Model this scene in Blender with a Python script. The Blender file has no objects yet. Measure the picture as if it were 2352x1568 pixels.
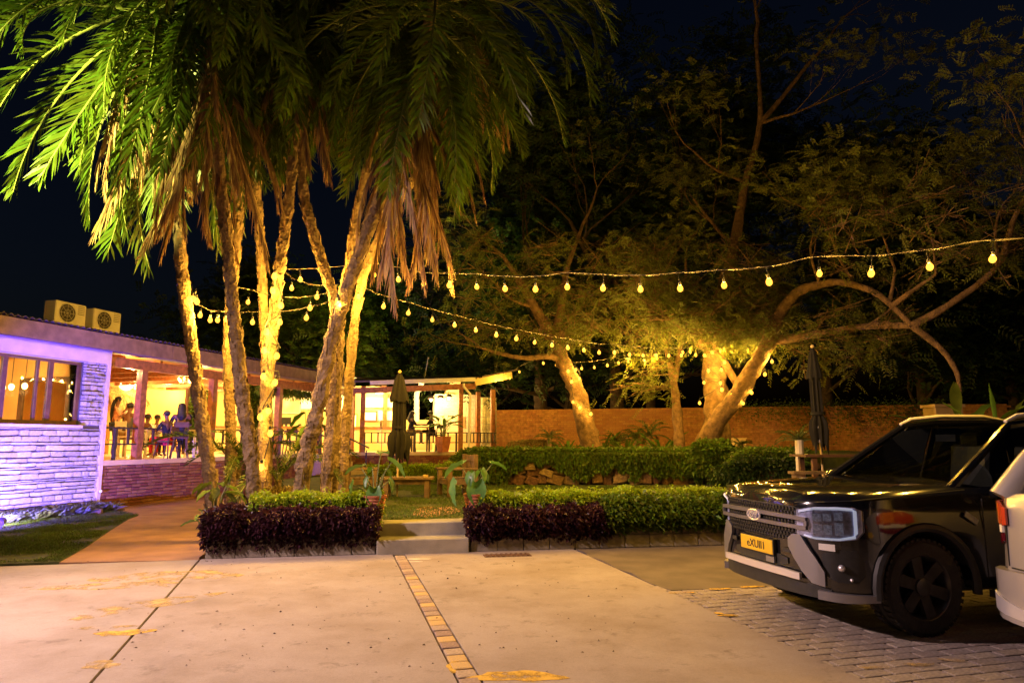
import bpy, bmesh, math, random
import numpy as np
from mathutils import Vector, Matrix, noise

# ------------------------------------------------------------------ camera, world, light, exposure
S = bpy.context.scene
PITCH = math.atan(226/1568)
cam_d = bpy.data.cameras.new('camera'); cam = bpy.data.objects.new('camera', cam_d)
S.collection.objects.link(cam); S.camera = cam
cam.location = (0, 0, 1.6); cam.rotation_euler = (math.pi/2 + PITCH, 0, 0)
cam_d.lens = 24; cam_d.sensor_width = 36; cam_d.clip_end = 2000; cam_d.clip_start = .05

W = bpy.data.worlds.new('World'); S.world = W; W.use_nodes = True
wn = W.node_tree; bg = wn.nodes['Background']
sky = wn.nodes.new('ShaderNodeTexSky'); sky.sky_type = 'NISHITA'; sky.sun_disc = False
sky.sun_elevation = math.radians(-2.0); sky.sun_rotation = math.radians(-115)
hsv = wn.nodes.new('ShaderNodeMix'); hsv.data_type = 'RGBA'; hsv.blend_type = 'MULTIPLY'; hsv.inputs['Factor'].default_value = 1
hsv.inputs['B'].default_value = (.4, .62, 1.2, 1)      # night tint
wn.links.new(sky.outputs['Color'], hsv.inputs['A'])
wn.links.new(hsv.outputs['Result'], bg.inputs['Color']); bg.inputs['Strength'].default_value = .034

moon = bpy.data.lights.new('moon', 'SUN'); moon.energy = .012; moon.angle = math.radians(.5); moon.color = (.7, .8, 1)
mo = bpy.data.objects.new('moon', moon); S.collection.objects.link(mo); mo.rotation_euler = (math.radians(35), 0, math.radians(-40))

S.view_settings.view_transform = 'Standard'; S.view_settings.look = 'None'
S.view_settings.exposure = 0; S.view_settings.gamma = 1; S.view_settings.use_curve_mapping = False
S.render.engine = 'CYCLES'
cy = S.cycles; cy.use_denoising = True; cy.max_bounces = 6; cy.diffuse_bounces = 3; cy.glossy_bounces = 3
cy.transmission_bounces = 4; cy.transparent_max_bounces = 10; cy.sample_clamp_indirect = 4; cy.use_light_tree = True
cy.caustics_reflective = False; cy.caustics_refractive = False

# ------------------------------------------------------------------ helpers
COL = S.collection
R = random.Random(7); NR = np.random.default_rng(11)
V = Vector
def ray(u, v):
    dx = (u-1176)/1568; dz = (784-v)/1568
    return V((dx, math.cos(PITCH)-dz*math.sin(PITCH), math.sin(PITCH)+dz*math.cos(PITCH)))
def G(u, v, z=0):                       # photo measurement -> point on a level z
    r = ray(u, v); return V((0, 0, 1.6)) + r*((z-1.6)/r.z)
def AT(u, v, d):                        # photo measurement -> point at depth d
    r = ray(u, v); return V((0, 0, 1.6)) + r*(d/r.y)

def tag(o, label=None, cat=None, group=None, kind=None):
    if label: o['label'] = label
    if cat: o['category'] = cat
    if group: o['group'] = group
    if kind: o['kind'] = kind
    return o
def thing(name, loc, label, cat, group=None, rotz=0):
    o = bpy.data.objects.new(name, None); COL.objects.link(o); o.location = loc; o.rotation_euler = (0, 0, rotz)
    o.empty_display_size = .1
    return tag(o, label, cat, group)
def link(name, me, m=None, parent=None, loc=(0, 0, 0), rot=None):
    if m is not None and not me.materials: me.materials.append(m)
    o = bpy.data.objects.new(name, me); COL.objects.link(o); o.location = loc
    if rot: o.rotation_euler = rot
    if parent: o.parent = parent
    return o

class MB:
    def __init__(s): s.v = []; s.f = []; s.mi = []; s.cur = 0
    def add(s, vs, fs):
        b = len(s.v); s.v += [tuple(p) for p in vs]; s.f += [tuple(i+b for i in f) for f in fs]; s.mi += [s.cur]*len(fs)
    def box(s, c, sz, rot=None, M=None):
        x, y, z = sz[0]/2, sz[1]/2, sz[2]/2
        vs = [V((a*x, b*y, d*z)) for a in (-1, 1) for b in (-1, 1) for d in (-1, 1)]
        if rot is not None:
            m = Matrix.Rotation(rot, 3, 'Z') if not isinstance(rot, Matrix) else rot
            vs = [m @ p for p in vs]
        c = V(c); vs = [p+c for p in vs]
        s.add(vs, [(0, 1, 3, 2), (4, 6, 7, 5), (0, 4, 5, 1), (2, 3, 7, 6), (0, 2, 6, 4), (1, 5, 7, 3)]); return s
    def bar(s, a, b, w, h, up=(0, 0, 1)):   # box beam from a to b
        a, b = V(a), V(b); t = (b-a).normalized(); u = V(up)
        sd = t.cross(u)
        if sd.length < 1e-4: sd = V((1, 0, 0))
        sd.normalize(); n = sd.cross(t)
        vs = [p+sd*(i*w/2)+n*(j*h/2) for p in (a, b) for i in (-1, 1) for j in (-1, 1)]
        s.add(vs, [(0, 1, 3, 2), (4, 6, 7, 5), (0, 4, 5, 1), (2, 3, 7, 6), (0, 2, 6, 4), (1, 5, 7, 3)]); return s
    def tube(s, pts, rad, n=8, wob=0, seed=0, caps=True):
        pts = [V(p) for p in pts]; k = len(pts)
        if not hasattr(rad, '__len__'): rad = [rad]*k
        b = len(s.v); ref = V((.31, .95, .05)); vs = []
        for i, p in enumerate(pts):
            t = (pts[min(i+1, k-1)]-pts[max(i-1, 0)])
            t = t.normalized() if t.length > 1e-7 else V((0, 0, 1))
            a = t.cross(ref)
            if a.length < .05: a = t.cross(V((1, 0, 0)))
            a.normalize(); c = t.cross(a)
            for j in range(n):
                th = 2*math.pi*j/n; r = rad[i]
                if wob: r *= 1+wob*noise.noise(V((j*1.7+seed, i*.83, seed*3.1)))
                vs.append(p+a*(math.cos(th)*r)+c*(math.sin(th)*r))
        fs = [(i*n+j, i*n+(j+1) % n, (i+1)*n+(j+1) % n, (i+1)*n+j) for i in range(k-1) for j in range(n)]
        if caps: fs += [tuple(range(n))[::-1], tuple((k-1)*n+j for j in range(n))]
        s.add(vs, fs); return s
    def lathe(s, prof, n=16, c=(0, 0, 0), axis='Z', caps=True):
        c = V(c); vs = []
        for r, z in prof:
            for j in range(n):
                th = 2*math.pi*j/n; p = V((r*math.cos(th), r*math.sin(th), z))
                if axis == 'Y': p = V((p.x, p.z, p.y))
                if axis == 'X': p = V((p.z, p.x, p.y))
                vs.append(p+c)
        k = len(prof)
        s.add(vs, [(i*n+j, i*n+(j+1) % n, (i+1)*n+(j+1) % n, (i+1)*n+j) for i in range(k-1) for j in range(n)]
              + ([tuple(range(n))[::-1], tuple((k-1)*n+j for j in range(n))] if caps else [])); return s
    def prism(s, poly, z0, z1):
        n = len(poly); vs = [(p[0], p[1], z0) for p in poly]+[(p[0], p[1], z1) for p in poly]
        s.add(vs, [tuple(range(n))[::-1], tuple(range(n, 2*n))]+[(i, (i+1) % n, n+(i+1) % n, n+i) for i in range(n)]); return s
    def ball(s, c, r, n=10, m=7):
        c = V(c); r = V(r) if hasattr(r, '__len__') else V((r, r, r)); vs = [c+V((0, 0, -r.z))]
        for i in range(1, m):
            ph = math.pi*i/m-math.pi/2
            for j in range(n):
                th = 2*math.pi*j/n; vs.append(c+V((r.x*math.cos(ph)*math.cos(th), r.y*math.cos(ph)*math.sin(th), r.z*math.sin(ph))))
        vs.append(c+V((0, 0, r.z))); fs = []
        for j in range(n): fs.append((0, 1+(j+1) % n, 1+j))
        for i in range(m-2):
            for j in range(n): fs.append((1+i*n+j, 1+i*n+(j+1) % n, 1+(i+1)*n+(j+1) % n, 1+(i+1)*n+j))
        e = len(vs)-1
        for j in range(n): fs.append((e, 1+(m-2)*n+j, 1+(m-2)*n+(j+1) % n))
        s.add(vs, fs); return s
    def mesh(s, name, mats=None, smooth=False, off=(0, 0, 0), bevel=0, ang=40):
        me = bpy.data.meshes.new(name); off = V(off)
        vs = [(p[0]-off[0], p[1]-off[1], p[2]-off[2]) for p in s.v] if off.length else s.v
        me.from_pydata(vs, [], s.f)
        if max(s.mi, default=0): me.polygons.foreach_set('material_index', s.mi)
        if mats:
            for m in (mats if isinstance(mats, (list, tuple)) else [mats]): me.materials.append(m)
        bm = bmesh.new(); bm.from_mesh(me)
        bmesh.ops.recalc_face_normals(bm, faces=bm.faces)
        if bevel: bmesh.ops.bevel(bm, geom=list(bm.edges), offset=bevel, segments=1, affect='EDGES', profile=.6)
        bm.to_mesh(me); bm.free()
        if smooth:
            me.polygons.foreach_set('use_smooth', [True]*len(me.polygons)); me.set_sharp_from_angle(angle=math.radians(ang))
        me.update(); return me
    def build(s, name, mats, parent=None, smooth=False, bevel=0, local=False, ang=40, root=None):
        # vertices are in world space unless local; parent is an unrotated empty or a part of one
        off = V((0, 0, 0))
        if parent is not None and not local:
            p = parent
            while p is not None: off += V(p.location); p = p.parent
        return link(name, s.mesh(name, mats, smooth, off, bevel, ang), None, parent)

def npmesh(name, verts, faces, m=None):
    me = bpy.data.meshes.new(name); n = len(verts); k = len(faces); w = faces.shape[1]
    me.vertices.add(n); me.vertices.foreach_set('co', np.ascontiguousarray(verts, dtype=np.float32).ravel())
    me.loops.add(k*w); me.loops.foreach_set('vertex_index', np.ascontiguousarray(faces, dtype=np.int32).ravel())
    me.polygons.add(k); me.polygons.foreach_set('loop_start', np.arange(0, k*w, w, dtype=np.int32))
    me.polygons.foreach_set('loop_total', np.full(k, w, dtype=np.int32))
    me.update(calc_edges=True)
    if m: me.materials.append(m)
    return me
def unit(a): return a/np.maximum(np.linalg.norm(a, axis=1, keepdims=True), 1e-9)
def leaf_arrays(P, D, L, Wd, droop=.15, fold=.25, up=None):
    n = len(P); D = unit(D)
    if up is None: up = NR.normal(size=(n, 3))*.6+np.array([0, 0, 1.])
    sd = unit(np.cross(D, up)); nn = np.cross(sd, D)
    L = np.broadcast_to(np.asarray(L, float), (n,))[:, None]; Wd = np.broadcast_to(np.asarray(Wd, float), (n,))[:, None]
    mid = P+D*L*.45
    a = mid+sd*Wd*.5+nn*Wd*fold; b = mid-sd*Wd*.5+nn*Wd*fold
    tip = P+D*L-np.array([0, 0, 1.])*L*droop
    vs = np.stack([P, a, tip, b], 1).reshape(-1, 3)
    i = np.arange(n)*4
    return vs, np.concatenate([np.stack([i, i+1, i+2], 1), np.stack([i, i+2, i+3], 1)], 1).reshape(-1, 3)
def leafmesh(name, P, D, L, Wd, m, parent=None, off=None, **k):
    vs, fs = leaf_arrays(np.asarray(P, float), np.asarray(D, float), L, Wd, **k)
    if off is not None: vs = vs-np.array(off)
    return link(name, npmesh(name, vs, fs, m), None, parent)

# ------------------------------------------------------------------ materials
MC = {}
def mat(name, col, rough=.8, var=.18, scale=6, bump=0, bscale=60, metal=0, col2=None, leaf=False, emit=0, rnd=.0, coat=0, spec=.5, detail=4, dist=.02, trans=.35):
    if name in MC: return MC[name]
    m = bpy.data.materials.new(name); m.use_nodes = True; nt = m.node_tree; N = nt.nodes; Lk = nt.links.new
    bs = N['Principled BSDF']; out = N['Material Output']
    tc = N.new('ShaderNodeTexCoord'); nz = N.new('ShaderNodeTexNoise'); nz.inputs['Scale'].default_value = scale; nz.inputs['Detail'].default_value = detail
    Lk(tc.outputs['Object'], nz.inputs['Vector'])
    rp = N.new('ShaderNodeValToRGB'); c2 = col2 or tuple(min(1, c*(1+var)) for c in col); c1 = col if col2 else tuple(c*(1-var) for c in col)
    rp.color_ramp.elements[0].position = .32; rp.color_ramp.elements[1].position = .68
    rp.color_ramp.elements[0].color = (*c1, 1); rp.color_ramp.elements[1].color = (*c2, 1)
    Lk(nz.outputs['Fac'], rp.inputs['Fac']); cout = rp.outputs['Color']
    if rnd:
        ge = N.new('ShaderNodeNewGeometry'); oi = N.new('ShaderNodeObjectInfo')
        ad = N.new('ShaderNodeMath'); ad.operation = 'ADD'; Lk(ge.outputs['Random Per Island'], ad.inputs[0]); Lk(oi.outputs['Random'], ad.inputs[1])
        fr = N.new('ShaderNodeMath'); fr.operation = 'FRACT'; Lk(ad.outputs[0], fr.inputs[0])
        mr = N.new('ShaderNodeMapRange'); Lk(fr.outputs[0], mr.inputs['Value']); mr.inputs['To Min'].default_value = 1-rnd; mr.inputs['To Max'].default_value = 1+rnd
        hs = N.new('ShaderNodeHueSaturation'); Lk(cout, hs.inputs['Color']); Lk(mr.outputs['Result'], hs.inputs['Value'])
        mr2 = N.new('ShaderNodeMapRange'); Lk(fr.outputs[0], mr2.inputs['Value']); mr2.inputs['To Min'].default_value = .5-.03*rnd/.3; mr2.inputs['To Max'].default_value = .5+.02*rnd/.3
        Lk(mr2.outputs['Result'], hs.inputs['Hue']); cout = hs.outputs['Color']
    Lk(cout, bs.inputs['Base Color']); bs.inputs['Roughness'].default_value = rough; bs.inputs['Metallic'].default_value = metal
    bs.inputs['Specular IOR Level'].default_value = spec
    if coat: bs.inputs['Coat Weight'].default_value = coat; bs.inputs['Coat Roughness'].default_value = .03
    if bump:
        n2 = N.new('ShaderNodeTexNoise'); n2.inputs['Scale'].default_value = bscale; n2.inputs['Detail'].default_value = 5; Lk(tc.outputs['Object'], n2.inputs['Vector'])
        bp = N.new('ShaderNodeBump'); bp.inputs['Strength'].default_value = bump; bp.inputs['Distance'].default_value = dist
        Lk(n2.outputs['Fac'], bp.inputs['Height']); Lk(bp.outputs['Normal'], bs.inputs['Normal'])
    if emit: Lk(cout, bs.inputs['Emission Color']); bs.inputs['Emission Strength'].default_value = emit
    if leaf:
        tr = N.new('ShaderNodeBsdfTranslucent'); Lk(cout, tr.inputs['Color']); mx = N.new('ShaderNodeMixShader'); mx.inputs[0].default_value = trans
        Lk(bs.outputs[0], mx.inputs[1]); Lk(tr.outputs[0], mx.inputs[2]); Lk(mx.outputs[0], out.inputs['Surface'])
    MC[name] = m; return m
def worn(name, col, cov=.5, scale=5):
    m = mat(name, col, .75, .2, 8, .3, 90, dist=.003); nt = m.node_tree; N = nt.nodes; out = N['Material Output']; bs = N['Principled BSDF']
    tc = N.new('ShaderNodeTexCoord'); nz = N.new('ShaderNodeTexNoise'); nz.inputs['Scale'].default_value = scale; nz.inputs['Detail'].default_value = 9; nz.inputs['Roughness'].default_value = .65
    nt.links.new(tc.outputs['Object'], nz.inputs['Vector']); rp = N.new('ShaderNodeValToRGB'); rp.color_ramp.elements[0].position = cov-.09; rp.color_ramp.elements[1].position = cov+.09
    tr = N.new('ShaderNodeBsdfTransparent'); mx = N.new('ShaderNodeMixShader'); nt.links.new(nz.outputs['Fac'], rp.inputs['Fac']); nt.links.new(rp.outputs['Color'], mx.inputs[0])
    nt.links.new(bs.outputs[0], mx.inputs[1]); nt.links.new(tr.outputs[0], mx.inputs[2]); nt.links.new(mx.outputs[0], out.inputs['Surface']); return m
def emis(name, col, st):
    if name in MC: return MC[name]
    m = bpy.data.materials.new(name); m.use_nodes = True; b = m.node_tree.nodes['Principled BSDF']
    b.inputs['Base Color'].default_value = (*col, 1); b.inputs['Emission Color'].default_value = (*col, 1); b.inputs['Emission Strength'].default_value = st
    MC[name] = m; return m
def glass(name, tint=(.6, .6, .6), rough=.02, fac=1.0):
    if name in MC: return MC[name]
    m = bpy.data.materials.new(name); m.use_nodes = True; nt = m.node_tree; N = nt.nodes; Lk = nt.links.new
    t = N.new('ShaderNodeBsdfTransparent'); t.inputs[0].default_value = (*tint, 1)
    g = N.new('ShaderNodeBsdfGlossy'); g.inputs['Roughness'].default_value = rough
    fr = N.new('ShaderNodeFresnel'); fr.inputs[0].default_value = 1.5
    mx = N.new('ShaderNodeMixShader'); Lk(fr.outputs[0], mx.inputs[0]); Lk(t.outputs[0], mx.inputs[1]); Lk(g.outputs[0], mx.inputs[2])
    Lk(mx.outputs[0], N['Material Output'].inputs['Surface']); MC[name] = m; return m

def concrete(name, col, dirt, speck=.35):
    m = bpy.data.materials.new(name); m.use_nodes = True; nt = m.node_tree; N = nt.nodes; Lk = nt.links.new; bs = N['Principled BSDF']; tc = N.new('ShaderNodeTexCoord')
    def nz(scale, detail=8, rough=.6, dist=0):
        n = N.new('ShaderNodeTexNoise'); n.inputs['Scale'].default_value = scale; n.inputs['Detail'].default_value = detail; n.inputs['Roughness'].default_value = rough; n.inputs['Distortion'].default_value = dist; Lk(tc.outputs['Object'], n.inputs['Vector']); return n.outputs['Fac']
    def mix(a, b, fac, mode='MIX'):
        x = N.new('ShaderNodeMix'); x.data_type = 'RGBA'; x.blend_type = mode
        for s_, v_ in ((0, fac), (6, a), (7, b)):
            if isinstance(v_, (tuple, float, int)): x.inputs[s_].default_value = v_ if s_ == 0 else (*v_, 1)
            else: Lk(v_, x.inputs[s_])
        return x.outputs[2]
    def ramp(f, p0, p1, c0=(0, 0, 0), c1=(1, 1, 1)):
        r = N.new('ShaderNodeValToRGB'); r.color_ramp.elements[0].position = p0; r.color_ramp.elements[1].position = p1; r.color_ramp.elements[0].color = (*c0, 1); r.color_ramp.elements[1].color = (*c1, 1); Lk(f, r.inputs[0]); return r.outputs[0]
    c = mix(col, dirt, ramp(nz(.9, 10, .68, .1), .4, .72)); c = mix(c, tuple(x*.55 for x in dirt), ramp(nz(3.4, 10, .72, .15), .56, .76))
    c = mix(c, (.5, .5, .5), ramp(nz(45, 4, .7), .35, .7, (.25, .25, .25), (0, 0, 0)), 'MULTIPLY'); c = mix(c, (speck, speck*.85, speck*.7), ramp(nz(170, 2, .5), .64, .72), 'MULTIPLY')
    c = mix(c, tuple(x*.4 for x in dirt), ramp(nz(.5, 8, .66, .2), .56, .8, (0, 0, 0), (.6, .6, .6)))
    Lk(c, bs.inputs['Base Color']); bs.inputs['Roughness'].default_value = .88
    b = N.new('ShaderNodeBump'); b.inputs['Strength'].default_value = .6; b.inputs['Distance'].default_value = .008; Lk(nz(70, 6, .7), b.inputs['Height']); Lk(b.outputs[0], bs.inputs['Normal']); MC[name] = m; return m
CONC = concrete('concrete', (.38, .325, .3), (.25, .195, .16))
STEPC = mat('step_concrete', (.27, .25, .21), .9, .25, 3, .6, 70, detail=8, dist=.008)
BLOCK = mat('block', (.24, .21, .17), .92, .25, 4, .8, 60, rnd=.15, dist=.01)
GROUT = mat('grout', (.16, .125, .1), .95)
PAVER = mat('paver', (.34, .29, .255), .9, .25, 9, .7, 80, rnd=.12, dist=.006)
STRIPB = mat('strip_brick', (.36, .27, .2), .9, .2, 9, .6, 80, rnd=.2, dist=.005)
YELB = mat('yellow_brick', (.62, .4, .1), .8, .2, 14, .5, 80, col2=(.4, .3, .2), dist=.005)
YEL = worn('yellow_paint', (.6, .37, .05), .53, 7)
YELF = worn('faded_yellow_paint', (.5, .35, .14), .45, 3.5)
SOIL = mat('soil', (.05, .035, .02), .95, .4, 12, .8, 40)
PATHM = mat('red_path', (.32, .17, .1), .9, .25, 2.2, .6, 90, detail=8, dist=.008)
STONE = mat('ledge_stone', (.5, .48, .47), .9, .22, 7, .9, 45, rnd=.25, dist=.015)
MORTAR = mat('mortar', (.1, .09, .09), .95)
BRICK = mat('terrace_brick', (.24, .1, .055), .9, .3, 10, .8, 60, rnd=.3, dist=.01)
WBRICK = mat('boundary_brick', (.38, .18, .065), .9, .3, 9, .7, 60, rnd=.13, dist=.01)
WMORT = mat('wall_mortar', (.27, .14, .06), .95)
PLASTER = mat('plaster', (.62, .55, .5), .9, .1, 3, .3, 60)
FASCIA = mat('fascia_timber', (.2, .13, .1), .75, .25, 5, .4, 40)
TIMB = mat('timber', (.3, .11, .035), .55, .35, 9, .3, 40)
DTIMB = mat('dark_timber', (.1, .045, .025), .6, .3, 8, .3, 40)
IRON = mat('dark_iron', (.03, .02, .022), .5, .2, 10)
GREYW = mat('garden_timber', (.16, .1, .055), .8, .35, 7, .6, 50)
WHITE = mat('white_paint', (.75, .72, .66), .5, .06, 4)
CREAM = mat('cream_wall', (.78, .58, .27), .8, .08, 2)
ORANGE = mat('orange_wall', (.74, .42, .14), .8, .12, 1.2)
CEIL = mat('ceiling_timber', (.42, .17, .05), .6, .35, 4, .2, 30)
TILE = mat('floor_tile', (.62, .47, .3), .4, .1, 4)
ROOFM = mat('roof_sheet', (.1, .075, .07), .6, .3, 3)
GALV = mat('galvanised', (.5, .46, .42), .45, .15, 5, metal=.6)
BLACKF = mat('black_fabric', (.018, .016, .014), .9, .3, 9, .5, 30)
TERRA = mat('terracotta', (.42, .14, .07), .75, .25, 7, .4, 50)
BARK = mat('bark', (.17, .1, .05), .95, .45, 7, 1.0, 30, dist=.05)
PBARK = mat('palm_bark', (.32, .22, .13), .95, .5, 7, .9, 20, col2=(.15, .1, .06), dist=.06)
FROND = mat('palm_leaf', (.052, .088, .008), .38, .3, 3, leaf=True, rnd=.35, spec=.6, trans=.4)
DEAD = mat('dead_palm_leaf', (.24, .15, .085), .8, .35, 3, leaf=True, rnd=.4, trans=.2)
RACH = mat('palm_stalk', (.15, .17, .05), .5, .2, 6)
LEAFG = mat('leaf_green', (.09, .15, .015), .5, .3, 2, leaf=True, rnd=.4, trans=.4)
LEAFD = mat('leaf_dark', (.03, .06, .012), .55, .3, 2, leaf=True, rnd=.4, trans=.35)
LEAFA = mat('leaf_acacia', (.12, .135, .02), .6, .3, 1.5, leaf=True, rnd=.4, trans=.4)
LIME = mat('leaf_lime', (.27, .38, .02), .45, .25, 3, leaf=True, rnd=.3, trans=.35)
PURP = mat('leaf_purple', (.055, .018, .03), .35, .4, 4, leaf=True, rnd=.5, trans=.3)
EAR = mat('leaf_elephant_ear', (.09, .2, .06), .4, .3, 5, rnd=.2, leaf=True, trans=.3)
GRASS = mat('grass', (.08, .13, .015), .7, .35, 1.2, leaf=True, rnd=.35, trans=.3)
VAR = mat('leaf_bed', (.2, .22, .2), .5, .3, 4, leaf=True, rnd=.4)
def bulbglass(name, col, st):
    m = bpy.data.materials.new(name); m.use_nodes = True; nt = m.node_tree; N = nt.nodes
    t = N.new('ShaderNodeBsdfTransparent'); t.inputs[0].default_value = (.95, .9, .8, 1); e = N.new('ShaderNodeEmission'); e.inputs[0].default_value = (*col, 1); e.inputs[1].default_value = st
    a = N.new('ShaderNodeAddShader'); nt.links.new(t.outputs[0], a.inputs[0]); nt.links.new(e.outputs[0], a.inputs[1]); nt.links.new(a.outputs[0], N['Material Output'].inputs['Surface']); return m
BULB = bulbglass('bulb_glow', (1, .43, .04), 1.9)
BULBW = (1, .56, .07)
SOCK = mat('socket', (.02, .02, .02), .6)
CABLE = mat('cable', (.05, .04, .03), .6)
WARM = emis('warm_lamp', (1, .7, .28), 6)

# ------------------------------------------------------------------ ground, pavement, lawns
def jx(y): return -4.21+(9.54-y)*.2987
def sx(y): return -1.575+(9.89-y)*.2574
def px_(y): return .98+(10.27-y)*.262
def fy(x): return 9.61+(x+4.18)*.1704          # front line of the planters
b = MB(); b.box((0, 150, -.9), (900, 900, 1)); tag(b.build('ground', SOIL), kind='structure')
pave = tag(MB().prism([(-16.2, 7.2), (-4.2, 9.62), (12, 12.4), (14, -9), (-16.2, -9)], -.35, -.03).build('pavement', GROUT), kind='structure')
b = MB().prism([(-4.24, 9.56), (-16, 7.02), (-16, -8), (jx(-8)-.007, -8)], -.028, 0)
tag(b.build('concrete_slab', CONC, pave))
b = MB().prism([(jx(9.6)+.007, 9.6), (jx(-8)+.007, -8), (sx(-8)-.088, -8), (sx(fy(-1.6))-.088, fy(-1.65)-.01)], -.028, 0)
tag(b.build('concrete_slab', CONC, pave))
b = MB().prism([(sx(fy(-1.5))+.088, fy(-1.45)-.01), (sx(-8)+.088, -8), (px_(-8)-.02, -8), (px_(fy(.95))-.02, fy(.95)-.01)], -.06, 0)
tag(b.build('concrete_slab', CONC, pave))
b = MB().prism([(px_(4.75)-.005, 4.75), (px_(-8)-.005, -8), (13.5, -8), (13.5, 6.4)], -.06, -.001)
tag(b.build('concrete_slab', CONC, pave))
ASPH = mat('asphalt', (.135, .108, .088), .9, .25, 2, .7, 120, dist=.006, detail=8)
def ey(x): return 7.75+(x-1.5)*.17
n_ = 9; poly = [(px_(fy(1))+.02+.05*math.sin(i*2.1), fy(1)-.02-(fy(1)-7.7)*i/n_) for i in range(n_+1)]
poly = [(px_(p[1])+.02+.04*math.sin(i*2.3), p[1]) for i, p in enumerate(poly)]
b = MB().prism(poly+[(13, ey(13)), (13, fy(13)-.02)], -.06, -.002)
tag(b.build('asphalt_apron', ASPH, pave))
# pavers
def pieces(name, base, items, parent, m, limit=300, keyf=None, rest='rest', sub=None):
    """items: (loc, rot Matrix3, scale) of a shared unit mesh; the nearest become objects, the rest one 'stuff' part"""
    items = sorted(items, key=keyf or (lambda t: (V(t[0])-V((0, 0, 1.6))).length))
    poff = V((0, 0, 0)); p = parent
    while p is not None: poff += V(p.location); p = p.parent
    for k, (loc, rm, sc) in enumerate(items[:limit]):
        o = link(name, base[k % len(base)], None, parent, V(loc)-poff); o.rotation_euler = rm.to_euler(); o.scale = sc
    if len(items) > limit:
        mb = MB()
        for loc, rm, sc in items[limit:]: mb.box(V(loc)-poff, sc, rm)
        me = mb.mesh(name+'_rest', m); o = link(name+'_field', me, None, parent); o['kind'] = 'stuff'
def unitbox(name, m, bev=.06, k=3, jit=.04, seed=1):
    out = []
    for i in range(k):
        rr = random.Random(seed*10+i); mb = MB().box((0, 0, 0), (1, 1, 1))
        mb.v = [tuple(c*(1+rr.uniform(-jit, jit)) for c in p) for p in mb.v]
        out.append(mb.mesh(name, m, bevel=bev if bev else 0))
    return out
ux = V((.2534, -.9674, 0)); uy = V((.9674, .2534, 0))
rmA = Matrix((ux, uy, V((0, 0, 1)))).transposed()
items = []
for i in range(40):
    for j in range(31):
        p = V((1.5, 7.95, 0))+ux*(j*.128+R.uniform(-.004, .004))+uy*(i*.25+(.125 if j % 2 else 0)-.5)
        if p.x < px_(p.y)-.14 or p.y > ey(p.x)+.12 or p.y < 4.55+(p.x-2.4)*.15 or p.x > 5.6: continue
        items.append(((p.x, p.y, -.0305+R.uniform(-.0015, .0015)), rmA @ Matrix.Rotation(R.uniform(-.02, .02), 3, 'Z'), (.119, .238, .05)))
pieces('paver', unitbox('paver', PAVER, .05), items, pave, PAVER, 300, keyf=lambda t: abs(V(t[0]).x-2.9)+abs(V(t[0]).y-6.2))
yi = {9, 12, 14, 17, 20, 21, 24, 27, 28, 32, 33}
ub = unitbox('brick', STRIPB, .07); ubY = unitbox('painted_brick', YELB, .07)
y = 9.8; k = 0
while y > .8:
    o = link('painted_brick' if k in yi else 'brick', (ubY if k in yi else ub)[k % 3], None, pave, (sx(y), y, -.024+R.uniform(-.003, .003)), (0, 0, math.atan2(-.9674, .2534)+R.uniform(-.03, .03)))
    o.scale = (.155, .14, .055); y -= .165; k += 1
def blob_poly(c, rx, ry, n=22, amp=.35, seed=0, rot=0):
    rr = random.Random(seed); ph = [rr.uniform(0, 6.28) for _ in range(4)]; out = []
    for i in range(n):
        a = 2*math.pi*i/n; r = 1+amp*(.5*math.sin(2*a+ph[0])+.35*math.sin(3*a+ph[1])+.3*math.sin(5*a+ph[2])+.2*math.sin(7*a+ph[3]))
        x, y = rx*r*math.cos(a), ry*r*math.sin(a)
        out.append((c[0]+x*math.cos(rot)-y*math.sin(rot), c[1]+x*math.sin(rot)+y*math.cos(rot)))
    return out
def paint(u0, v0, rx, ry, m=YEL, seed=0, rot=0, z=0., amp=.35):
    c = G(u0, v0); MB().prism(blob_poly(c, rx, ry, 26, amp, seed, rot), z+.0005, z+.002).build('paint_mark', m, pave)
paint(1190, 1552, .27, .12, YEL, 3); paint(1042, 1530, .05, .12, YEL, 5); paint(285, 1452, .2, .1, YEL, 8, .2); paint(232, 1526, .12, .1, YELF, 9)
paint(390, 1322, .75, .32, YELF, 12, .3); paint(250, 1345, .7, .2, YELF, 14, .1); paint(240, 1440, .28, .05, YELF, 15, .1); paint(330, 1390, .6, .22, YELF, 16, .9)
for i, (u, v, w) in enumerate([(1565, 1361, .14), (1652, 1352, .13), (1726, 1347, .14), (1672, 1413, .1), (1650, 1408, .04)]):
    paint(u, v, w, .035, YEL, 30+i, .15, .003, .2)
for i, (u, v) in enumerate([(2010, 1533), (2110, 1526), (2190, 1515)]): paint(u, v, .1, .04, YELF, 40+i, .1, .003, .3)
for i, (u, v, a, c) in enumerate([(960, 1283, .16, .03), (955, 1289, .08, .02)]): paint(u, v, a, c, WHITE, 50+i, .1, 0, .3)
# drain grate
gr = thing('drain_grate', G(1165, 1275), 'rusty drain grate set flush at the foot of right planter', 'drain')
gm = mat('rust', (.12, .06, .035), .9, .4, 20, .6)
c = G(1165, 1275); ax = V((.985, .168, 0)); ay = V((-.168, .985, 0)); rz = math.atan2(.168, .985)
MB().box(c+V((0, 0, .004)), (.66, .22, .008), rz).build('base', gm, gr)
for k in range(9): MB().box(c+ax*(-.28+k*.07)+V((0, 0, .013)), (.03, .2, .01), rz).build('bar', gm, gr)
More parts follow.
